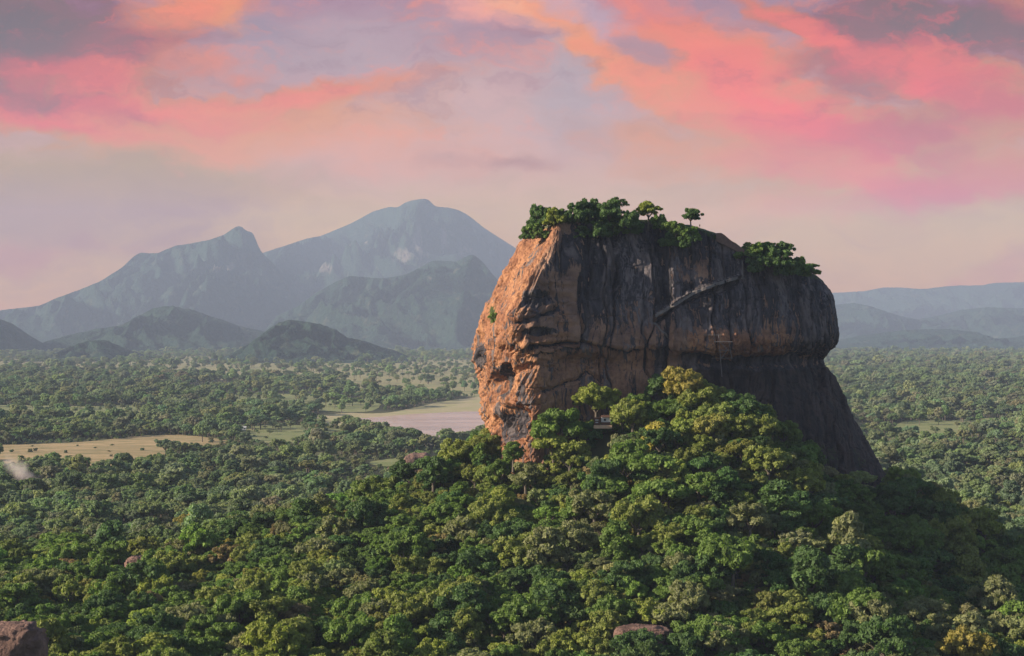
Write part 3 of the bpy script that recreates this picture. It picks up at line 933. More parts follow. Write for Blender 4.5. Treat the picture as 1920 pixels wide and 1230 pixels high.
# ------------------------------------------------------------------ trees
def crown_mesh(name, seed, kind='round', lobes=42, per=95, leaf=.115):
    r = np.random.default_rng(seed)
    C = []; Rl = []
    for i in range(lobes):
        th = r.uniform(0, 2 * math.pi)
        if kind == 'umbrella':
            rad = math.sqrt(r.uniform(0, 1)) * .95; z = .55 + .28 * (1 - rad ** 2) + r.uniform(-.06, .06)
            C.append((rad * math.cos(th), rad * math.sin(th), z)); Rl.append(r.uniform(.16, .27))
        elif kind == 'tall':
            z = r.uniform(.25, 1.45); w = .62 * math.sin(math.pi * min(1, (z + .1) / 1.7)) ** .7 * r.uniform(.55, 1)
            C.append((w * math.cos(th), w * math.sin(th), z)); Rl.append(r.uniform(.18, .32))
        elif kind == 'sparse':
            u = r.uniform(-.1, 1); rad = math.sqrt(max(0, 1 - u * u)) * r.uniform(.5, .95)
            C.append((rad * math.cos(th), rad * math.sin(th), .45 + .55 * u)); Rl.append(r.uniform(.12, .22))
        elif kind == 'bush':
            if i % 7 == 0:
                rad = math.sqrt(r.uniform(0, 1)) * .72
                hub = np.array((rad * math.cos(th), rad * math.sin(th), r.uniform(.1, .95) * (1 - .45 * rad))); hs_ = r.uniform(.22, .36)
            q = r.normal(size=3); q[2] = abs(q[2]) * .8 - .25; q /= np.linalg.norm(q)
            C.append(tuple(hub + q * hs_)); Rl.append(r.uniform(.11, .2))
        else:
            if i % 6 == 0:
                u = r.uniform(-.65, 1); rad = math.sqrt(max(0, 1 - u * u)) * r.uniform(.45, .8)
                hub = np.array((rad * math.cos(th), rad * math.sin(th), .5 + .42 * u)); hs_ = r.uniform(.24, .40)
            q = r.normal(size=3); q[2] = abs(q[2]) * .8 - .1; q /= np.linalg.norm(q)
            C.append(tuple(hub + q * hs_ * (1, 1, .75))); Rl.append(r.uniform(.11, .2)); continue
            u = r.uniform(-.35, 1); rad = math.sqrt(max(0, 1 - u * u)) * r.uniform(.55, .95)
            C.append((rad * math.cos(th), rad * math.sin(th), .52 + .50 * u * r.uniform(.85, 1.1))); Rl.append(r.uniform(.15, .32))
    C = np.array(C); Rl = np.array(Rl)
    n = lobes * per
    li = np.repeat(np.arange(lobes), per)
    nv = r.normal(size=(n, 3)); nv[:, 2] += .75; nv /= np.linalg.norm(nv, axis=1, keepdims=True)
    p = C[li] + nv * (Rl[li] * r.uniform(.72, 1.06, n))[:, None] * np.array((1, 1, .7))
    # leaf sprays lie roughly on the lobe surface, tilted at random
    q = nv + r.normal(size=(n, 3)) * .55; q /= np.linalg.norm(q, axis=1, keepdims=True)
    a = np.cross(q, r.normal(size=(n, 3))); a /= np.linalg.norm(a, axis=1, keepdims=True)
    b = np.cross(q, a)
    s = (leaf * r.uniform(.55, 1.25, n))[:, None]
    bend = q * s * .35
    V = np.stack([p - a * s, p - b * s * .6 - bend, p + a * s, p + b * s * .6 - bend], 1).reshape(-1, 3)
    Fc = np.arange(n * 4).reshape(n, 4)
    var = np.clip(r.normal(.5, .2, lobes)[li] * .6 + r.uniform(0, 1, n) * .4, 0, 1)
    return new_mesh(name, V, Fc, M['leaf'], False, {'leafvar': np.repeat(var, 4)})


def trunk_mesh(name, seed, kind='round'):
    r = np.random.default_rng(seed + 500)
    mb = MB(); top = .45 if kind != 'umbrella' else .5
    lean = r.uniform(-.06, .06, 2)
    h0 = -.95 if kind != 'bush' else -.1
    fork = np.array([lean[0], lean[1], .05])
    mb.tube([(0, 0, h0), (lean[0] * .6, lean[1] * .6, (h0 + .05) * .5), fork], [.09, .068, .055] if kind != 'bush' else [.04, .035, .03], 7)
    for k in range(5):
        t_ = k * 1.26 + r.uniform(-.3, .3); L = r.uniform(.35, .6)
        e = fork + np.array([math.cos(t_) * L, math.sin(t_) * L, top * r.uniform(.8, 1.4)])
        mid = (fork + e) / 2 + r.uniform(-.05, .05, 3)
        mb.tube([fork + (0, 0, -.03), mid, e], [.045, .03, .012], 5)
    return new_mesh(name, np.array(mb.v), mb.f, M['bark'])


def palm_meshes(seed):
    r = np.random.default_rng(seed)
    V = []; Fc = []
    for k in range(22):
        th = k * 2.4; el = r.uniform(-.2, 1.1); L = r.uniform(.8, 1.05)
        d = np.array([math.cos(th), math.sin(th), 0]); sd = np.array([-math.sin(th), math.cos(th), 0])
        prev = None
        for i in range(7):
            t_ = i / 6
            p = d * L * t_ * math.cos(el * .6) + np.array([0, 0, .1 + L * (math.sin(el) * t_ - .75 * t_ * t_)])
            w = .17 * math.sin(math.pi * min(.97, t_ * .85 + .12))
            V += [p - sd * w + (0, 0, -w * .6), p, p + sd * w + (0, 0, -w * .6)]
            if i:
                o = len(V) - 6
                Fc += [(o, o + 1, o + 4, o + 3), (o + 1, o + 2, o + 5, o + 4)]
    me = new_mesh('crown', np.array(V), np.array(Fc), M['leaf'], False, {'leafvar': r.uniform(.2, .9, len(V))})
    mb = MB(); mb.tube([(0, 0, -3.0), (.12, 0, -1.4), (0, 0, .1)], [.11, .08, .06], 7)
    return me, new_mesh('trunk', np.array(mb.v), mb.f, M['bark'])


KINDS = ['round', 'round', 'umbrella', 'tall', 'sparse', 'round', 'round', 'bush', 'bush']
PROTO = []
for i, k in enumerate(KINDS):
    PROTO.append((crown_mesh('crown', 100 + i * 7, k, lobes={'umbrella': 46, 'tall': 44, 'sparse': 40, 'bush': 84}.get(k, 84), per={'sparse': 70, 'bush': 90}.get(k, 110), leaf={'sparse': .07, 'bush': .09}.get(k, .084)), trunk_mesh('trunk', 100 + i * 7, k)))
PALM = palm_meshes(3)

TINTS = {   # base leaf colours
    'deep green': (0.084, 0.149, 0.050), 'green': (0.138, 0.216, 0.052), 'olive': (0.211, 0.246, 0.066), 'yellow-green': (0.243, 0.282, 0.060),
    'grey-green': (0.211, 0.228, 0.108), 'brownish': (0.256, 0.198, 0.100), 'bright green': (0.154, 0.246, 0.055), 'golden': (0.307, 0.264, 0.070),
}


def tree(name, x, y, z, R, variant, tint, hs=1.0, rz=None, label=None, cat='tree', group=None, meshes=None):
    """x, y, z: foot of the trunk"""
    cm, tm = meshes or PROTO[variant]
    root = empty(name, (x, y, z), rz if rz is not None else random.uniform(0, 6.28))
    lift = {'bush': .1}.get(KINDS[variant], .72) if meshes is None else 3.0
    root.scale = (R, R, R * hs)
    for nm, me in (('crown', cm), ('trunk', tm)):
        c = obj(nm, me, root, (0, 0, lift))
        c['tint'] = tuple(TINTS[tint])
    tag(root, label, cat, group)
    return root


def jitter_points(x0, x1, y0, y1, sp, seed):
    r = np.random.default_rng(seed)
    nx, ny = int((x1 - x0) / sp) + 1, int((y1 - y0) / sp) + 1
    X, Y = np.meshgrid(np.arange(nx), np.arange(ny))
    X = x0 + (X + .5 * (Y % 2) + r.uniform(-.4, .4, X.shape)) * sp
    Y = y0 + (Y + r.uniform(-.4, .4, Y.shape)) * sp
    return X.ravel(), Y.ravel()


# --- hillside trees
hx, hy = jitter_points(-330, 370, 520, 1160, 7.6, 31)
keep = (np.abs(hx) < .335 * hy + 90) & ~in_poly(hx, hy, FOOT)
hx, hy = hx[keep], hy[keep]
hr = np.random.default_rng(77)
hR = np.clip(hr.lognormal(math.log(5.5), .40, len(hx)), 2.8, 12.0)
hz = height(hx, hy)
BOULDERS = [(767, 880, 1780, 24), (258, 1066, 880, 9), (462, 1046, 900, 9), (1206, 1182, 664, 9), (12, 1200, 598, 12)]
for px_, py_, D_, r_ in BOULDERS:
    b = at(px_, py_, D_)
    hR[(np.hypot(hx - b[0], hy - b[1]) < r_ * .95) | ((np.abs(hx / hy - b[0] / b[1]) * D_ < r_ * .9) & (hy < b[1]) & (hy > b[1] - 1.6 * r_))] = 0
hut = at(1130, 792, 862)
hR[(np.abs(hx / hy * 862 - hut[0]) < 7.5) & (hy > 845) & (hy < 872)] = 0
ok = hR > 0
hx, hy, hz, hR = hx[ok], hy[ok], hz[ok], hR[ok]
hpx = hx / hy * F + 960
hpy = HY - (hz + hR * 1.3 - CAMZ) / hy * F
clr = (np.abs(hpx - 1130) < 15 + hR / hy * F * .85) & (HY - (hz + hR * 1.9 - CAMZ) / hy * F < 806) & (hy < 858) & (hy > 780)
hx, hy, hz, hR, hpx, hpy = [a_[~clr] for a_ in (hx, hy, hz, hR, hpx, hpy)]
hvar = hr.choice(8, len(hx), p=[.2, .17, .08, .10, .09, .17, .17, .02])
names = list(TINTS)
sunny = smooth(1500, 700, hpx)  # sun side and shade side put into the tints: yellower left, deeper right
w8 = np.stack([.24 + .25 * (1 - sunny), .34 + 0 * sunny, .16 + .06 * sunny, .08 + .05 * sunny, .10 + .1 * (1 - sunny), .025 + 0 * sunny, .05 + 0 * sunny, .006 + .01 * sunny], -1)
w8 /= w8.sum(1, keepdims=True)
patchn = fbm(hx / 40, hy / 40, None, 2, 99)
def species(x, y, t, v, sc, seed, r):
    """neighbours tend to be of one kind"""
    n1 = fbm(x / sc, y / sc, None, 3, seed); n2 = fbm(x / sc, y / sc, None, 3, seed + 7)
    m = r.uniform(0, 1, len(x)) < .6
    t = np.where(m & (n1 > .18), 1, t); t = np.where(m & (n1 < -.25), 0, t)
    t = np.where(m & (n2 > .28), 2, t); t = np.where(m & (n2 < -.32), 4, t)
    v = np.where(m & (n1 > .12), 5, v); v = np.where(m & (n2 > .2), 1, v)
    return t, v


htint = np.array([hr.choice(8, p=w) for w in w8])
htint, hvar = species(hx, hy, htint, hvar, 34, 501, hr)
infr = (hpx > -10) & (hpx < 1930) & (hpy < 1260) & (hy < 905)
# the nearest ones in the frame become individual trees
order = np.argsort(-(hR / hy) * infr - .0001 * (1000 - hy) / 1000)
sel = [i for i in order if infr[i] and hpy[i] < 1235][:285]
selset = set(sel)


def zone(i):
    x, y = hpx[i], hpy[i]
    if y > 1090:
        v = 'at the bottom'
    elif y > 960:
        v = 'half way down'
    else:
        v = 'high under the cliff'
    if x < 420: h = 'near the left edge'
    elif x < 800: h = 'left of the rock'
    elif x < 1150: h = 'below the orange corner'
    elif x < 1500: h = 'below the dark cliff'
    else: h = 'near the right edge'
    return v, h


SHAPE = {'round': 'rounded', 'umbrella': 'flat-topped', 'tall': 'tall', 'sparse': 'thin-leaved', 'bush': 'low'}
ORD = ['', 'leftmost', 'second from left', 'third from left', 'fourth from left', 'fifth from left', 'sixth from left', 'seventh from left', 'eighth from left', 'ninth from left', 'tenth from left', 'eleventh from left', 'twelfth from left']
buckets = {}
for i in sel:
    buckets.setdefault((names[htint[i]], SHAPE[KINDS[hvar[i]]], zone(i)), []).append(i)
for (tn, sh, (v, h)), L in buckets.items():
    L.sort(key=lambda i: hpx[i])
    for k, i in enumerate(L):
        base = f'{tn} {sh} tree {h}, {v}'
        lab = base if len(L) == 1 else (f'{ORD[k + 1]} {base}' if k < 12 else base)
        tree('tree', hx[i], hy[i], hz[i] - .5, hR[i], hvar[i], tn, hs=random.uniform(.85, 1.2), label=lab, group='trees on the wooded slope')

# --- the rest of the woods: one uncountable mass
rest = np.array([i for i in range(len(hx)) if i not in selset])
FX = [hx[rest]]; FY = [hy[rest]]; FZ = [hz[rest] - .5]; FR = [hR[rest]]; FV = [hvar[rest]]; FT = [htint[rest]]


def woods(y0, y1, sp, Rm, seed, dens):
    x, y = jitter_points(-.345 * y1 - 130, .345 * y1 + 130, y0, y1, sp, seed)
    r = np.random.default_rng(seed + 1)
    k = (np.abs(x) < .335 * y + 130)
    k &= ~((np.abs(x) < .335 * 1160) & (y < 1160) & (height(x, y) > 1e9))
    x, y = x[k], y[k]
    px = x / y * F + 960; pyy = HY + CAMZ / y * F
    k = dens(px, pyy, x, y) > r.uniform(0, 1, len(x))
    for i, C in enumerate(FIELDS):      # a few trees stand in the clearings, fewer in the dry field, none in the lake
        k &= ~(in_poly(x, y, C) & (r.uniform(0, 1, len(x)) > (.012 if i == 0 else 0.0 if i > 7 else .13)))
    x, y = x[k], y[k]
    k = ~in_poly(x, y, FOOT)
    x, y = x[k], y[k]
    R = np.clip(r.lognormal(math.log(Rm), .3, len(x)), Rm * .5, Rm * 2.1)
    FX.append(x); FY.append(y); FZ.append(height(x, y) - .4); FR.append(R)
    v_ = r.choice(8, len(x), p=[.19, .17, .11, .09, .10, .16, .16, .02])
    t_ = r.choice(8, len(x), p=[.30, .28, .10, .04, .22, .04, .02, .00])
    t_, v_ = species(x, y, t_, v_, sp * 5, seed + 3, r)
    FV.append(v_); FT.append(t_)


def dens(px, py, x, y):
    n = fbm(x / 160, y / 260, None, 3, 201)
    d = np.full(px.shape, .93)
    d = d - .9 * smooth(.12, .38, n)
    # open savanna towards the lake and the grassland
    open_ = smooth(560, 700, px) * smooth(960, 900, px) * smooth(800, 740, py)
    return np.clip(d - .45 * open_, .05, 1)


woods(1160, 1700, 10.5, 6.0, 301, dens)
woods(1700, 2600, 12.5, 6.6, 302, dens)
woods(2600, 3900, 16.0, 7.6, 303, dens)
woods(3900, 6000, 23.0, 9.0, 304, dens)
woods(6000, 11500, 42.0, 12.0, 305, lambda px, py, x, y: np.where(px > 1500, .9, .75) - .5 * smooth(.15, .4, fbm(x / 500, y / 900, None, 3, 203)))
# scattered trees standing on the pale grassland
for C, sp, dn, Rm in ((FIELDS[1], 60, .42, 9.0),):
    x, y = jitter_points(C[:, 0].min(), C[:, 0].max(), C[:, 1].min(), C[:, 1].max(), sp, 401)
    r = np.random.default_rng(402)
    k = in_poly(x, y, C) & (np.abs(x) < .335 * y) & (r.uniform(0, 1, len(x)) < dn * smooth(-.25, .2, fbm(x / 500, y / 260, None, 3, 403)) * 1.6)
    x, y = x[k], y[k]
    FX.append(x); FY.append(y); FZ.append(x * 0); FR.append(np.clip(r.lognormal(math.log(Rm), .35, len(x)), 4, 18))
    FV.append(r.choice(7, len(x))); FT.append(r.choice(8, len(x), p=[.4, .3, .1, .02, .14, .04, 0, 0]))

# undergrowth between the hillside trees
ux, uy = jitter_points(-330, 370, 520, 1160, 5.2, 35)
k = (np.abs(ux) < .335 * uy + 8) & ~in_poly(ux, uy, FOOT)
for px_, py_, D_, r_ in BOULDERS + [(1130, 797, 860, 8)]:
    b = at(px_, py_, D_); k &= np.hypot(ux - b[0], uy - b[1]) > r_ * 1.1
ux, uy = ux[k], uy[k]
FX.append(ux); FY.append(uy); FZ.append(height(ux, uy) - .3); FR.append(hr.uniform(2.6, 5.2, len(ux)))
FV.append(np.full(len(ux), 7)); FT.append(hr.choice(8, len(ux), p=[.35, .3, .15, .02, .1, .06, .02, 0]))

ux, uy = jitter_points(-900, 900, 1000, 2700, 15.0, 36)
k = (np.abs(ux) < .335 * uy) & ~in_poly(ux, uy, FOOT)
for i, C in enumerate(FIELDS):
    k &= ~(in_poly(ux, uy, C) & (hr.uniform(0, 1, len(ux)) > (0.0 if i > 8 else .035)))
ux, uy = ux[k], uy[k]
FX.append(ux); FY.append(uy); FZ.append(height(ux, uy) - .3); FR.append(hr.uniform(2.0, 4.8, len(ux)))
FV.append(np.full(len(ux), 7)); FT.append(hr.choice(8, len(ux), p=[.25, .3, .15, .02, .22, .06, 0, 0]))

FX, FY, FZ, FR, FV, FT = [np.concatenate(a) for a in (FX, FY, FZ, FR, FV, FT)]
TA = np.array([TINTS[k] for k in names])
fr = np.random.default_rng(9)
# distance haze painted into the tints: plain trees paler and greyer than the hill's
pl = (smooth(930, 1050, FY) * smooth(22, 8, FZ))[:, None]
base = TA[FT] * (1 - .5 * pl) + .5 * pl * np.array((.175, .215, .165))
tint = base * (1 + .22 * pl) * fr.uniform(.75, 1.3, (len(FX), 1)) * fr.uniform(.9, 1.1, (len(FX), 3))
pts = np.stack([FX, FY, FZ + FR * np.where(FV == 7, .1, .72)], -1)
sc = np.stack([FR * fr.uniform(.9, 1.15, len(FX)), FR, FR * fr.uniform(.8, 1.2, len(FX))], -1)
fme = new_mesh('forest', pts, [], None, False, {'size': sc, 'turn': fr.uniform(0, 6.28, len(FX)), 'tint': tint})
va = fme.attributes.new('kind', 'INT', 'POINT'); va.data.foreach_set('value', FV.astype(np.int32))
forest = obj('forest', fme)
tag(forest, 'dense mass of woodland covering the hill and the plain behind', 'forest', kind='stuff')


def forest_nodes():
    g = bpy.data.node_groups.new('plant_trees', 'GeometryNodeTree')
    g.interface.new_socket('Geometry', in_out='INPUT', socket_type='NodeSocketGeometry')
    g.interface.new_socket('Geometry', in_out='OUTPUT', socket_type='NodeSocketGeometry')
    N = g.nodes; L = g.links
    gi = N.new('NodeGroupInput'); go = N.new('NodeGroupOutput')
    jn = N.new('GeometryNodeJoinGeometry')
    # sources: the crowns and trunks of trees standing in the scene
    for v in range(7, -1, -1):
        src = next((o for o in COL.objects if o.type == 'MESH' and o.data == PROTO[v][0]), None)
        oi = N.new('GeometryNodeObjectInfo'); oi.transform_space = 'ORIGINAL'
        oi.inputs['Object'].default_value = src
        tr = next((o for o in COL.objects if o.type == 'MESH' and o.data == PROTO[v][1]), None)
        oj = N.new('GeometryNodeObjectInfo'); oj.transform_space = 'ORIGINAL'
        oj.inputs['Object'].default_value = tr
        j2 = N.new('GeometryNodeJoinGeometry')
        L.new(oi.outputs['Geometry'], j2.inputs[0]); L.new(oj.outputs['Geometry'], j2.inputs[0])
        ti = N.new('GeometryNodeGeometryToInstance')
        L.new(j2.outputs[0], ti.inputs[0]); L.new(ti.outputs[0], jn.inputs[0])

    def na(name, typ):
        a = N.new('GeometryNodeInputNamedAttribute'); a.data_type = typ; a.inputs[0].default_value = name
        return a.outputs[0]
    ip = N.new('GeometryNodeInstanceOnPoints')
    L.new(gi.outputs[0], ip.inputs['Points']); L.new(jn.outputs[0], ip.inputs['Instance'])
    ip.inputs['Pick Instance'].default_value = True
    L.new(na('kind', 'INT'), ip.inputs['Instance Index'])
    cx = N.new('ShaderNodeCombineXYZ'); L.new(na('turn', 'FLOAT'), cx.inputs[2])
    er = N.new('FunctionNodeEulerToRotation'); L.new(cx.outputs[0], er.inputs[0])
    L.new(er.outputs[0], ip.inputs['Rotation'])
    L.new(na('size', 'FLOAT_VECTOR'), ip.inputs['Scale'])
    L.new(ip.outputs[0], go.inputs[0])
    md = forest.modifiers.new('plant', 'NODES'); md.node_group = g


# --- trees and shrubs on the summit and against the cliff
def summit(name, px, py_base, wpx, variant, tint, label, D=905, hs=1.0, cat='tree', meshes=None, group=None):
    p = at(px, py_base, D)
    zt = rock_top(p[0], p[1])
    z = p[2]
    R = wpx / 2 / F * D
    return tree(name, p[0], p[1], z, R, variant, tint, hs, label=label, cat=cat, group=group)


summit('tree', 1296, 430, 44, 5, 'deep green', 'lone dark tree on the bare summit edge with a clear trunk', hs=.95)
summit('tree', 1216, 427, 56, 6, 'yellow-green', 'pale yellow-green round tree standing alone on the summit', hs=.9)
summit('tree', 1158, 412, 44, 4, 'deep green', 'dark open-crowned tree topping the summit thicket', hs=1.05)
for k, (px, py, w, v, tn, lb) in enumerate([
    (1006, 448, 52, 7, 'green', 'green shrub overhanging the top left corner of the rock'),
    (994, 450, 44, 8, 'deep green', 'outermost dark shrub at the rock\'s upper left corner'),
    (1014, 428, 60, 8, 'deep green', 'dark shrub behind the bright one on the rock corner'),
    (1038, 424, 48, 8, 'yellow-green', 'bright yellow-green shrub on the tip of the orange corner'),
    (1056, 416, 35, 7, 'green', 'second shrub on the orange corner, just right of the bright one'),
    (1068, 438, 48, 7, 'deep green', 'dark shrub at the left end of the long summit thicket'),
    (1082, 418, 55, 8, 'deep green', 'dark bush rising above the left part of the summit thicket'),
    (1090, 450, 50, 8, 'deep green', 'dark bush spilling down the cliff top on the left'),
    (1112, 416, 61, 7, 'deep green', 'broad dark bush in the middle of the summit thicket'),
    (1120, 446, 59, 7, 'deep green', 'lower dark bush hanging over the streaked cliff'),
    (1142, 418, 57, 8, 'deep green', 'dark bush under the open-crowned summit tree'),
    (1150, 444, 52, 8, 'green', 'green bush hanging below the open-crowned summit tree'),
    (1176, 430, 50, 7, 'deep green', 'last dark bush of the thicket beside the pale round tree'),
    (1200, 440, 40, 7, 'deep green', 'dark low bush under the pale round tree'),
    (1240, 430, 40, 7, 'bright green', 'low bright shrub between the two lone summit trees'),
    (1266, 444, 54, 7, 'green', 'low green bush on the sloping ledge below the lone dark tree'),
    (1300, 452, 50, 7, 'bright green', 'sunlit green bush under the lone dark tree'),
    (1260, 464, 56, 7, 'deep green', 'dark bush in the hollow below the summit edge'),
    (1290, 466, 46, 7, 'deep green', 'second dark bush in the hollow, right of the first'),
    (1410, 494, 46, 8, 'green', 'green bush at the left end of the right-hand thicket'),
    (1434, 498, 55, 8, 'deep green', 'dark bush in the middle of the right-hand thicket'),
    (1462, 506, 50, 8, 'deep green', 'dark bush below the domed tree on the right shoulder'),
    (1494, 514, 39, 8, 'bright green', 'bright green bush on the right shoulder of the rock'),
    (1518, 522, 30, 8, 'green', 'last small bush before the rock\'s rounded right end'),
    (1426, 516, 46, 7, 'deep green', 'dark bush hanging under the right-hand thicket'),
    (1476, 522, 50, 7, 'deep green', 'lowest dark bush spreading under the right shoulder trees'),
]):
    if px > 1400: w, py = w * 1.3, py - 3
    summit('shrub', px, py, w, v, tn, lb, D=893 + (k % 3) * 4 + (12 if px > 1400 else 0), hs=1.0 if py > 435 else 1.3, cat='shrub', group='shrubs growing on the rock')
summit('tree', 1470, 494, 38, 6, 'deep green', 'dark domed tree standing over the right summit thicket', D=915, hs=1.1)
summit('tree', 1402, 478, 26, 3, 'green', 'small upright tree at the left end of the right thicket', D=912, hs=.8)
summit('tree', 1438, 492, 48, 5, 'green', 'broad green tree in the right summit thicket', D=914, hs=.85)
summit('tree', 1520, 516, 32, 2, 'deep green', 'small flat-topped tree near the rounded right shoulder', D=930, hs=.8)
# big named trees against the cliff foot
summit('tree', 1052, 872, 112, 5, 'green', 'large rounded green tree against the foot of the orange corner', D=856, hs=1.0)
summit('tree', 1118, 806, 88, 6, 'yellow-green', 'sunlit tree just above the small white hut', D=874, hs=1.0)
summit('tree', 962, 880, 56, 3, 'green', 'slim green tree at the lowest tip of the orange cliff', D=858, hs=.8)
summit('tree', 1040, 890, 84, 2, 'yellow-green', 'bright yellow-green tree below the large rounded tree', D=850, hs=1.0)
summit('shrub', 929, 606, 26, 7, 'bright green', 'green shrub clinging to the notch in the orange cliff', D=902, hs=1.4, cat='shrub')
summit('tree', 116, 1076, 130, 5, 'bright green', 'big bright green spreading tree on the left plain', D=1000, hs=.62)
summit('tree', 364, 1018, 76, 4, 'golden', 'golden open-crowned tree showing its pale trunk on the plain', D=1180, hs=.85)
pr = np.random.default_rng(55)
for k, (px, py, dx) in enumerate([(40, 872, 'at the left edge below the tan field'), (100, 866, 'second from the left below the tan field'), (128, 872, 'just right of the tallest gap by the tan field'), (163, 876, 'below the middle of the tan field'), (205, 880, 'left of the dark round tree by the field'), (262, 884, 'farthest right below the tan field')]):
    p = plain_at(px, py + 14)
    tree('palm_tree', p[0], p[1], 0, 5.6, 0, 'deep green', 1.0, label='dark coconut palm ' + dx, cat='palm', group='palms by the tan field', meshes=PALM)
forest_nodes()

# ------------------------------------------------------------------ boulders
def boulder(px, py, D, r, label, seed, sx=1.0, sz=.8, blocks=1):
    c = at(px, py, D)
    bm = bmesh.new()
    for b_ in range(blocks):
        rr = random.Random(seed * 10 + b_)
        t0 = len(bm.verts)
        res = bmesh.ops.create_icosphere(bm, subdivisions=5, radius=1.0)
        vs = res['verts']
        co = np.array([v.co[:] for v in vs])
        n = 1 + .22 * fbm(co[:, 0] * 1.3 + seed, co[:, 1] * 1.3 + b_ * 5, co[:, 2] * 1.3, 4, seed) + .16 * fbm(co[:, 0] * 3, co[:, 1] * 3, co[:, 2] * 4.5, 5, seed + 3, .62, True)
        co = np.sign(co) * np.abs(co) ** .62 * n[:, None]
        off = np.array((rr.uniform(-.8, .8) * sx, rr.uniform(-.3, .3), rr.uniform(-.2, .1))) if b_ else np.zeros(3)
        k = 1.0 if b_ == 0 else rr.uniform(.5, .8)
        co = co * np.array((sx * r, r * .9, sz * r)) * k + off * r
        for v, q in zip(vs, co): v.co = q
    for f in bm.faces: f.smooth = True
    me = bpy.data.meshes.new('boulder'); bm.to_mesh(me); bm.free(); me.materials.append(M['boulder'])
    o = obj('boulder', me, None, c); tag(o, label, 'boulder', 'bare boulders among the trees')
    return o


boulder(10, 1222, 596, 9.5, 'large red-brown outcrop in the bottom left corner', 1, 1.3, 1.05, 3)
boulder(256, 1068, 880, 6.5, 'small pinkish boulder poking from trees on the left', 2, .8, 1.0)
boulder(464, 1048, 900, 5.0, 'little pale boulder on the crest of the left slope', 3, 1.3, .7)
boulder(1206, 1196, 662, 7.5, 'broad brown boulder in the shaded trees at bottom centre', 4, 1.5, .62, 2)
boulder(752, 892, 1750, 11, 'dark grey slab of the outcrop left of the rock', 5, 1.2, .9)
boulder(786, 872, 1790, 13, 'pinkish rounded outcrop on the plain left of the rock', 6, 1.1, .85)

# ------------------------------------------------------------------ hut on the terrace below the cliff
hut_root = empty('hut', tuple(at(1130, 797, 857)))
tag(hut_root, 'small white hut on a stone terrace among trees below the cliff', 'hut')
u = 857 / F
mb = MB(); mb.box((0 * u, .5, -.8), (34 * u, 5, 1.6)); mb.build('terrace', M['terrace'], hut_root)
mb = MB(); mb.box((6 * u, 1.0, 10 * u), (17 * u, 3.0, 9 * u)); w_ = mb.build('wall', M['white'], hut_root)
mb = MB(); mb.box((4 * u, -.53, 10 * u), (4 * u, .08, 4 * u)); mb.build('window', M['dark'], w_)
mb = MB(); mb.box((6 * u, 1.0, 2.9 * u), (17.5 * u, 3.2, 5.2 * u)); mb.build('base', M['timber'], hut_root)
mb = MB(); mb.add([(-3 * u, -1.2, 14.7 * u), (15.5 * u, -1.2, 14.7 * u), (15.5 * u, 3.2, 14.7 * u), (-3 * u, 3.2, 14.7 * u), (-2 * u, 1, 18.5 * u), (14.5 * u, 1, 18.5 * u)],
                  [(3, 2, 1, 0), (0, 1, 5, 4), (2, 3, 4, 5), (1, 2, 5), (3, 0, 4)]); mb.build('roof', M['timber'], hut_root)
mb = MB(); mb.box((-10 * u, 1.2, 7 * u), (11 * u, 3.0, 14 * u)); a_ = mb.build('annex', M['timber'], hut_root)
mb = MB(); mb.box((-11 * u, -.33, 9.5 * u), (6 * u, .07, 2 * u)); mb.box((-11 * u, -.33, 5 * u), (5 * u, .07, 2 * u)); mb.build('panel', M['white'], a_)

# white house far out on the plain
def house(px, py, w, label, roofm):
    p = plain_at(px, py + 4)
    r = empty('house', (p[0], p[1], 3.5)); tag(r, label, 'house', 'houses out on the plain')
    mb = MB(); mb.box((0, 0, 1.6), (w, w * .6, 3.2)); W = mb.build('wall', M['white'], r)
    mb = MB()
    for k in (-.25, .25): mb.box((k * w, -w * .3 - .03, 1.7), (1.2, .08, 1.3))
    mb.build('window', M['dark'], W)
    mb = MB(); h, a, b = 3.2, w * .56, w * .38
    mb.add([(-a, -b, h), (a, -b, h), (a, b, h), (-a, b, h), (-a, 0, h + w * .22), (a, 0, h + w * .22)], [(3, 2, 1, 0), (0, 1, 5, 4), (2, 3, 4, 5), (1, 2, 5), (3, 0, 4)])
    mb.build('roof', roofm, r)


house(456, 806, 9, 'small white house in the trees right of the tan field', M['white'])
house(545, 972, 8, 'half-hidden white house in trees below the lake', M['roof'])

# ------------------------------------------------------------------ stair ledge, ruin wall and scaffold on the cliff
def rail_points(pix):
    out = []
    for a, b in zip(pix[:-1], pix[1:]):
        for k in range(8):
            q = (a[0] + (b[0] - a[0]) * k / 8, a[1] + (b[1] - a[1]) * k / 8)
            h, n = on_rock(*q)
            if h is not None: out.append((h, n))
    return out


def ledge_wall(name, pix, hgt, thick, m, label, cat, steps=False):
    pts = rail_points(pix)
    mb = MB(); V = []
    for h, n in pts:
        o = Vector((n.x, n.y, 0)); o = o.normalized() if o.length > .01 else Vector((0, -1, 0))
        if o.y > 0: o = -o
        a = h + o * (thick * .9); b = h - o * .6
        V.append((a, b))
    vs = []; fs = []
    for i, (a, b) in enumerate(V):
        for q in (a, b):
            vs.append((q.x, q.y, q.z - hgt * .5)); vs.append((q.x, q.y, q.z + hgt * .5))
        if i:
            o = (i - 1) * 4; n_ = i * 4
            fs += [(o, n_, n_ + 1, o + 1), (o + 1, n_ + 1, n_ + 3, o + 3), (o + 3, n_ + 3, n_ + 2, o + 2), (o + 2, n_ + 2, n_, o)]
    fs += [(0, 1, 3, 2), tuple(len(vs) - 4 + k for k in (2, 3, 1, 0))]
    mb.add(vs, fs)
    return mb


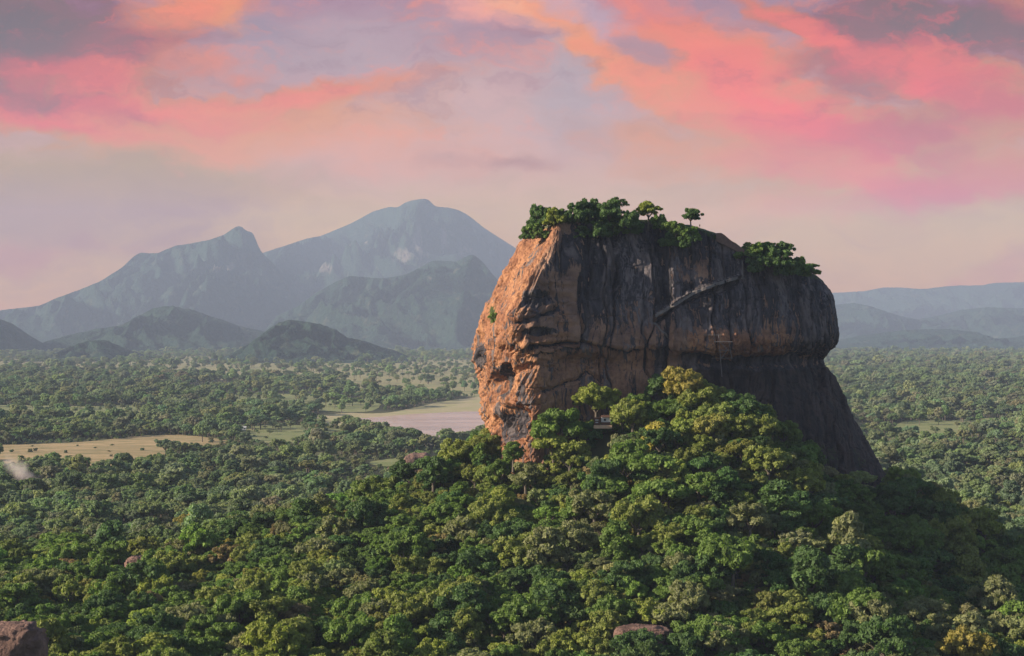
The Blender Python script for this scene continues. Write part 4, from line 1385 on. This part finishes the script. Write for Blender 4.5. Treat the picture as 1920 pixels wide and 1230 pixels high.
w_ = empty('stair_wall', tuple(on_rock(1300, 552)[0])); tag(w_, 'pale stair wall climbing diagonally across the dark cliff', 'wall')
def under(mb, name, m, root):
    o = mb.build(name, m, root); o.matrix_parent_inverse = Matrix.Translation(root.location).inverted(); return o
under(ledge_wall('wall', [(1230, 592), (1262, 572), (1300, 549), (1345, 532), (1388, 519)], 1.5, .8, M['lime'], '', ''), 'wall', M['lime'], w_)
mbs = MB()
for k in range(26):
    t_ = k / 25; q = (1232 + 152 * t_, np.interp(1232 + 152 * t_, [1230, 1262, 1300, 1345, 1388], [586, 566, 543, 526, 513]))
    h, n = on_rock(*q)
    if h is None: continue
    mbs.box((h.x, h.y - .1, h.z - .25), (1.0, 1.3, .3))
under(mbs, 'stair', M['lime'], w_)
w2 = empty('stair_wall', tuple(on_rock(1391, 500)[0])); tag(w2, 'short upright stair rail where the diagonal wall turns up the cliff', 'wall')
under(ledge_wall('wall', [(1391, 518), (1392, 505), (1391, 490)], 2.6, .9, M['lime'], '', ''), 'wall', M['lime'], w2)
w3 = empty('stair_wall', tuple(on_rock(1240, 622)[0])); tag(w3, 'pale lower stair flight descending from the diagonal wall to the cave band', 'wall')
under(ledge_wall('wall', [(1226, 606), (1240, 620), (1254, 634)], 1.1, .8, M['white'], '', ''), 'wall', M['lime'], w3)

r_ = empty('scaffold', tuple(on_rock(1350, 650)[0])); tag(r_, 'grey steel stair scaffold fixed to the streaked cliff above the cave band', 'scaffold')
def sc_pt(px, py, out=1.2):
    h, n = on_rock(px, py); return np.array((h.x, h.y - out, h.z))
mb = MB()
for x0, y0, x1, y1 in ((1318, 628, 1350, 628), (1338, 640, 1370, 641), (1346, 656, 1368, 657), (1334, 672, 1372, 671)):
    a, b = sc_pt(x0, y0), sc_pt(x1, y1); yy = min(a[1], b[1]); a[1] = b[1] = yy
    mb = MB(); mb.box((a + b) / 2 + np.array((0, .4, 0)), (abs(b[0] - a[0]), 1.3, .3)); under(mb, 'platform', M['steel'], r_)
for x0, y0, x1, y1 in ((1347, 628, 1349, 706), (1366, 640, 1366, 672)):
    a, b = sc_pt(x0, y0), sc_pt(x1, y1); b[1] = a[1]
    mb = MB(); mb.tube([a, b], .15, 5); under(mb, 'post', M['steel'], r_)
for x0, y0, x1, y1 in ((1350, 641, 1362, 656), (1362, 657, 1350, 671)):
    a, b = sc_pt(x0, y0), sc_pt(x1, y1); b[1] = a[1]
    mb = MB(); mb.tube([a, b], .18, 5); under(mb, 'stair', M['steel'], r_)

# brick ruin on the summit edge: the stub with the sloping top
def ruin(pix, D, thick, label):
    f = [at(x, y, D) for x, y in pix]; n = len(f)
    mb = MB(); mb.add([p for p in f] + [p + np.array((0, thick, 0)) for p in f],
                      [tuple(range(n)), tuple(range(n, 2 * n))[::-1]] + [(i, n + i, n + (i + 1) % n, (i + 1) % n) for i in range(n)])
    o = mb.build('ruin_wall', M['brick']); tag(o, label, 'ruin', 'brick ruins on the summit')
    bm = bmesh.new(); bm.from_mesh(o.data); bmesh.ops.recalc_face_normals(bm, faces=bm.faces[:]); bm.to_mesh(o.data); bm.free()


ruin([(1343, 452), (1343.5, 437), (1352, 436.5), (1358, 440), (1366, 447), (1381, 459), (1396, 468), (1396, 478)], 908, 6, 'dark brick ruin with a sloping top at the summit\'s right step')
ruin([(1240, 430), (1262, 420), (1284, 424), (1308, 426), (1318, 433), (1330, 442), (1330, 450), (1280, 446)], 912, 5, 'low dark retaining wall under the lone umbrella tree')

# a visitor standing on the summit
def person(px, py, D, h, label):
    root = empty('person', tuple(at(px, py, D))); tag(root, label, 'person')
    me = bpy.data.meshes.new('body')
    k = h / 1.75
    vs = [(0, 0, .95), (0, 0, 1.2), (0, 0, 1.42), (0, 0, 1.52), (0, 0, 1.64), (.09, 0, .88), (.10, 0, .48), (.10, 0, .06), (.11, -.14, .03), (-.09, 0, .88), (-.10, .02, .48), (-.10, .03, .06), (-.11, -.11, .03),
          (.19, 0, 1.40), (.24, .02, 1.12), (.25, -.06, .88), (-.19, 0, 1.40), (-.24, .02, 1.12), (-.25, -.06, .88)]
    es = [(0, 1), (1, 2), (2, 3), (3, 4), (0, 5), (5, 6), (6, 7), (7, 8), (0, 9), (9, 10), (10, 11), (11, 12), (2, 13), (13, 14), (14, 15), (2, 16), (16, 17), (17, 18)]
    rd = [.14, .14, .13, .06, .105, .09, .065, .05, .04, .09, .065, .05, .04, .06, .045, .04, .06, .045, .04]
    me.from_pydata([tuple(c * k for c in v) for v in vs], es, []); me.update()
    o = obj('body', me, root); me.materials.append(M['trousers'])
    sm = o.modifiers.new('skin', 'SKIN'); sub = o.modifiers.new('sub', 'SUBSURF'); sub.levels = sub.render_levels = 2
    for v, r in zip(me.skin_vertices[0].data, rd): v.radius = (r * k, r * k)
    me.skin_vertices[0].data[0].use_root = True
    mb = MB(); mb.tube([(0, 0, .93 * k), (0, 0, 1.2 * k), (0, 0, 1.40 * k), (0, 0, 1.47 * k)], [.175 * k, .17 * k, .19 * k, .09 * k], 12); mb.build('shirt', M['cloth'], root, True)


person(1312, 427, 906, 2.0, 'visitor standing on the summit edge beside the umbrella tree')

# ------------------------------------------------------------------ smoke over the left woods
def smoke():
    c = plain_at(38, 925)
    bm = bmesh.new(); bmesh.ops.create_icosphere(bm, subdivisions=3, radius=1.0)
    for v in bm.verts:
        v.co = Vector((v.co.x * 20 - max(-.5, v.co.z) * 22, v.co.y * 20, v.co.z * 22))
    me = bpy.data.meshes.new('smoke'); bm.to_mesh(me); bm.free()
    m = bpy.data.materials.new('smoke'); m.use_nodes = True
    t = NT(m.node_tree); out = t.n('ShaderNodeOutputMaterial'); v = t.n('ShaderNodeVolumePrincipled')
    v.inputs['Color'].default_value = (.95, .85, .85, 1)
    tc = t.n('ShaderNodeTexCoord').outputs['Object']
    tx, ty, tz = t.sep(tc)
    s = t.xyz(t.m('MULTIPLY', t.m('ADD', tx, t.m('MULTIPLY', tz, 1.0)), 1 / 15), t.m('MULTIPLY', ty, 1 / 19), t.m('MULTIPLY', tz, 1 / 21))
    ln = t.n('ShaderNodeVectorMath', operation='LENGTH'); t.put(ln.inputs[0], s)
    n = t.noise(tc, .05, 4, .6, .5)
    d = t.m('MULTIPLY', t.sstep(t.m('ADD', ln.outputs['Value'], t.m('MULTIPLY', t.m('SUBTRACT', n, .5), -2.8)), .9, .0), .06)
    t.put(v.inputs['Density'], d)
    t.t.links.new(v.outputs[0], out.inputs['Volume'])
    me.materials.append(m)
    o = obj('smoke', me, None, (c[0], c[1], 22)); tag(o, 'thin pinkish smoke drifting over the woods at the left edge', 'smoke', kind='stuff')


smoke()

# ------------------------------------------------------------------ the air
def haze():
    me = bpy.data.meshes.new('haze')
    bm = bmesh.new(); bmesh.ops.create_cube(bm, size=1.0)
    x0, x1, y0, y1, z0, z1 = -47000, 47000, -47000, HAZE_FAR, -14, CAMZ + HAZE_TOP
    for v in bm.verts:
        v.co = Vector((x0 if v.co.x < 0 else x1, y0 if v.co.y < 0 else y1, z0 if v.co.z < 0 else z1))
    bm.to_mesh(me); bm.free()
    m = bpy.data.materials.new('haze'); m.use_nodes = True
    t = NT(m.node_tree); out = t.n('ShaderNodeOutputMaterial'); v = t.n('ShaderNodeVolumePrincipled')
    v.inputs['Color'].default_value = (.53, .63, .87, 1)
    v.inputs['Density'].default_value = HAZE_K
    v.inputs['Anisotropy'].default_value = 0.0
    t.t.links.new(v.outputs[0], out.inputs['Volume'])
    me.materials.append(m)
    o = obj('haze', me); tag(o, 'blue evening haze lying over the plain and the mountains', 'haze', kind='stuff')


haze()
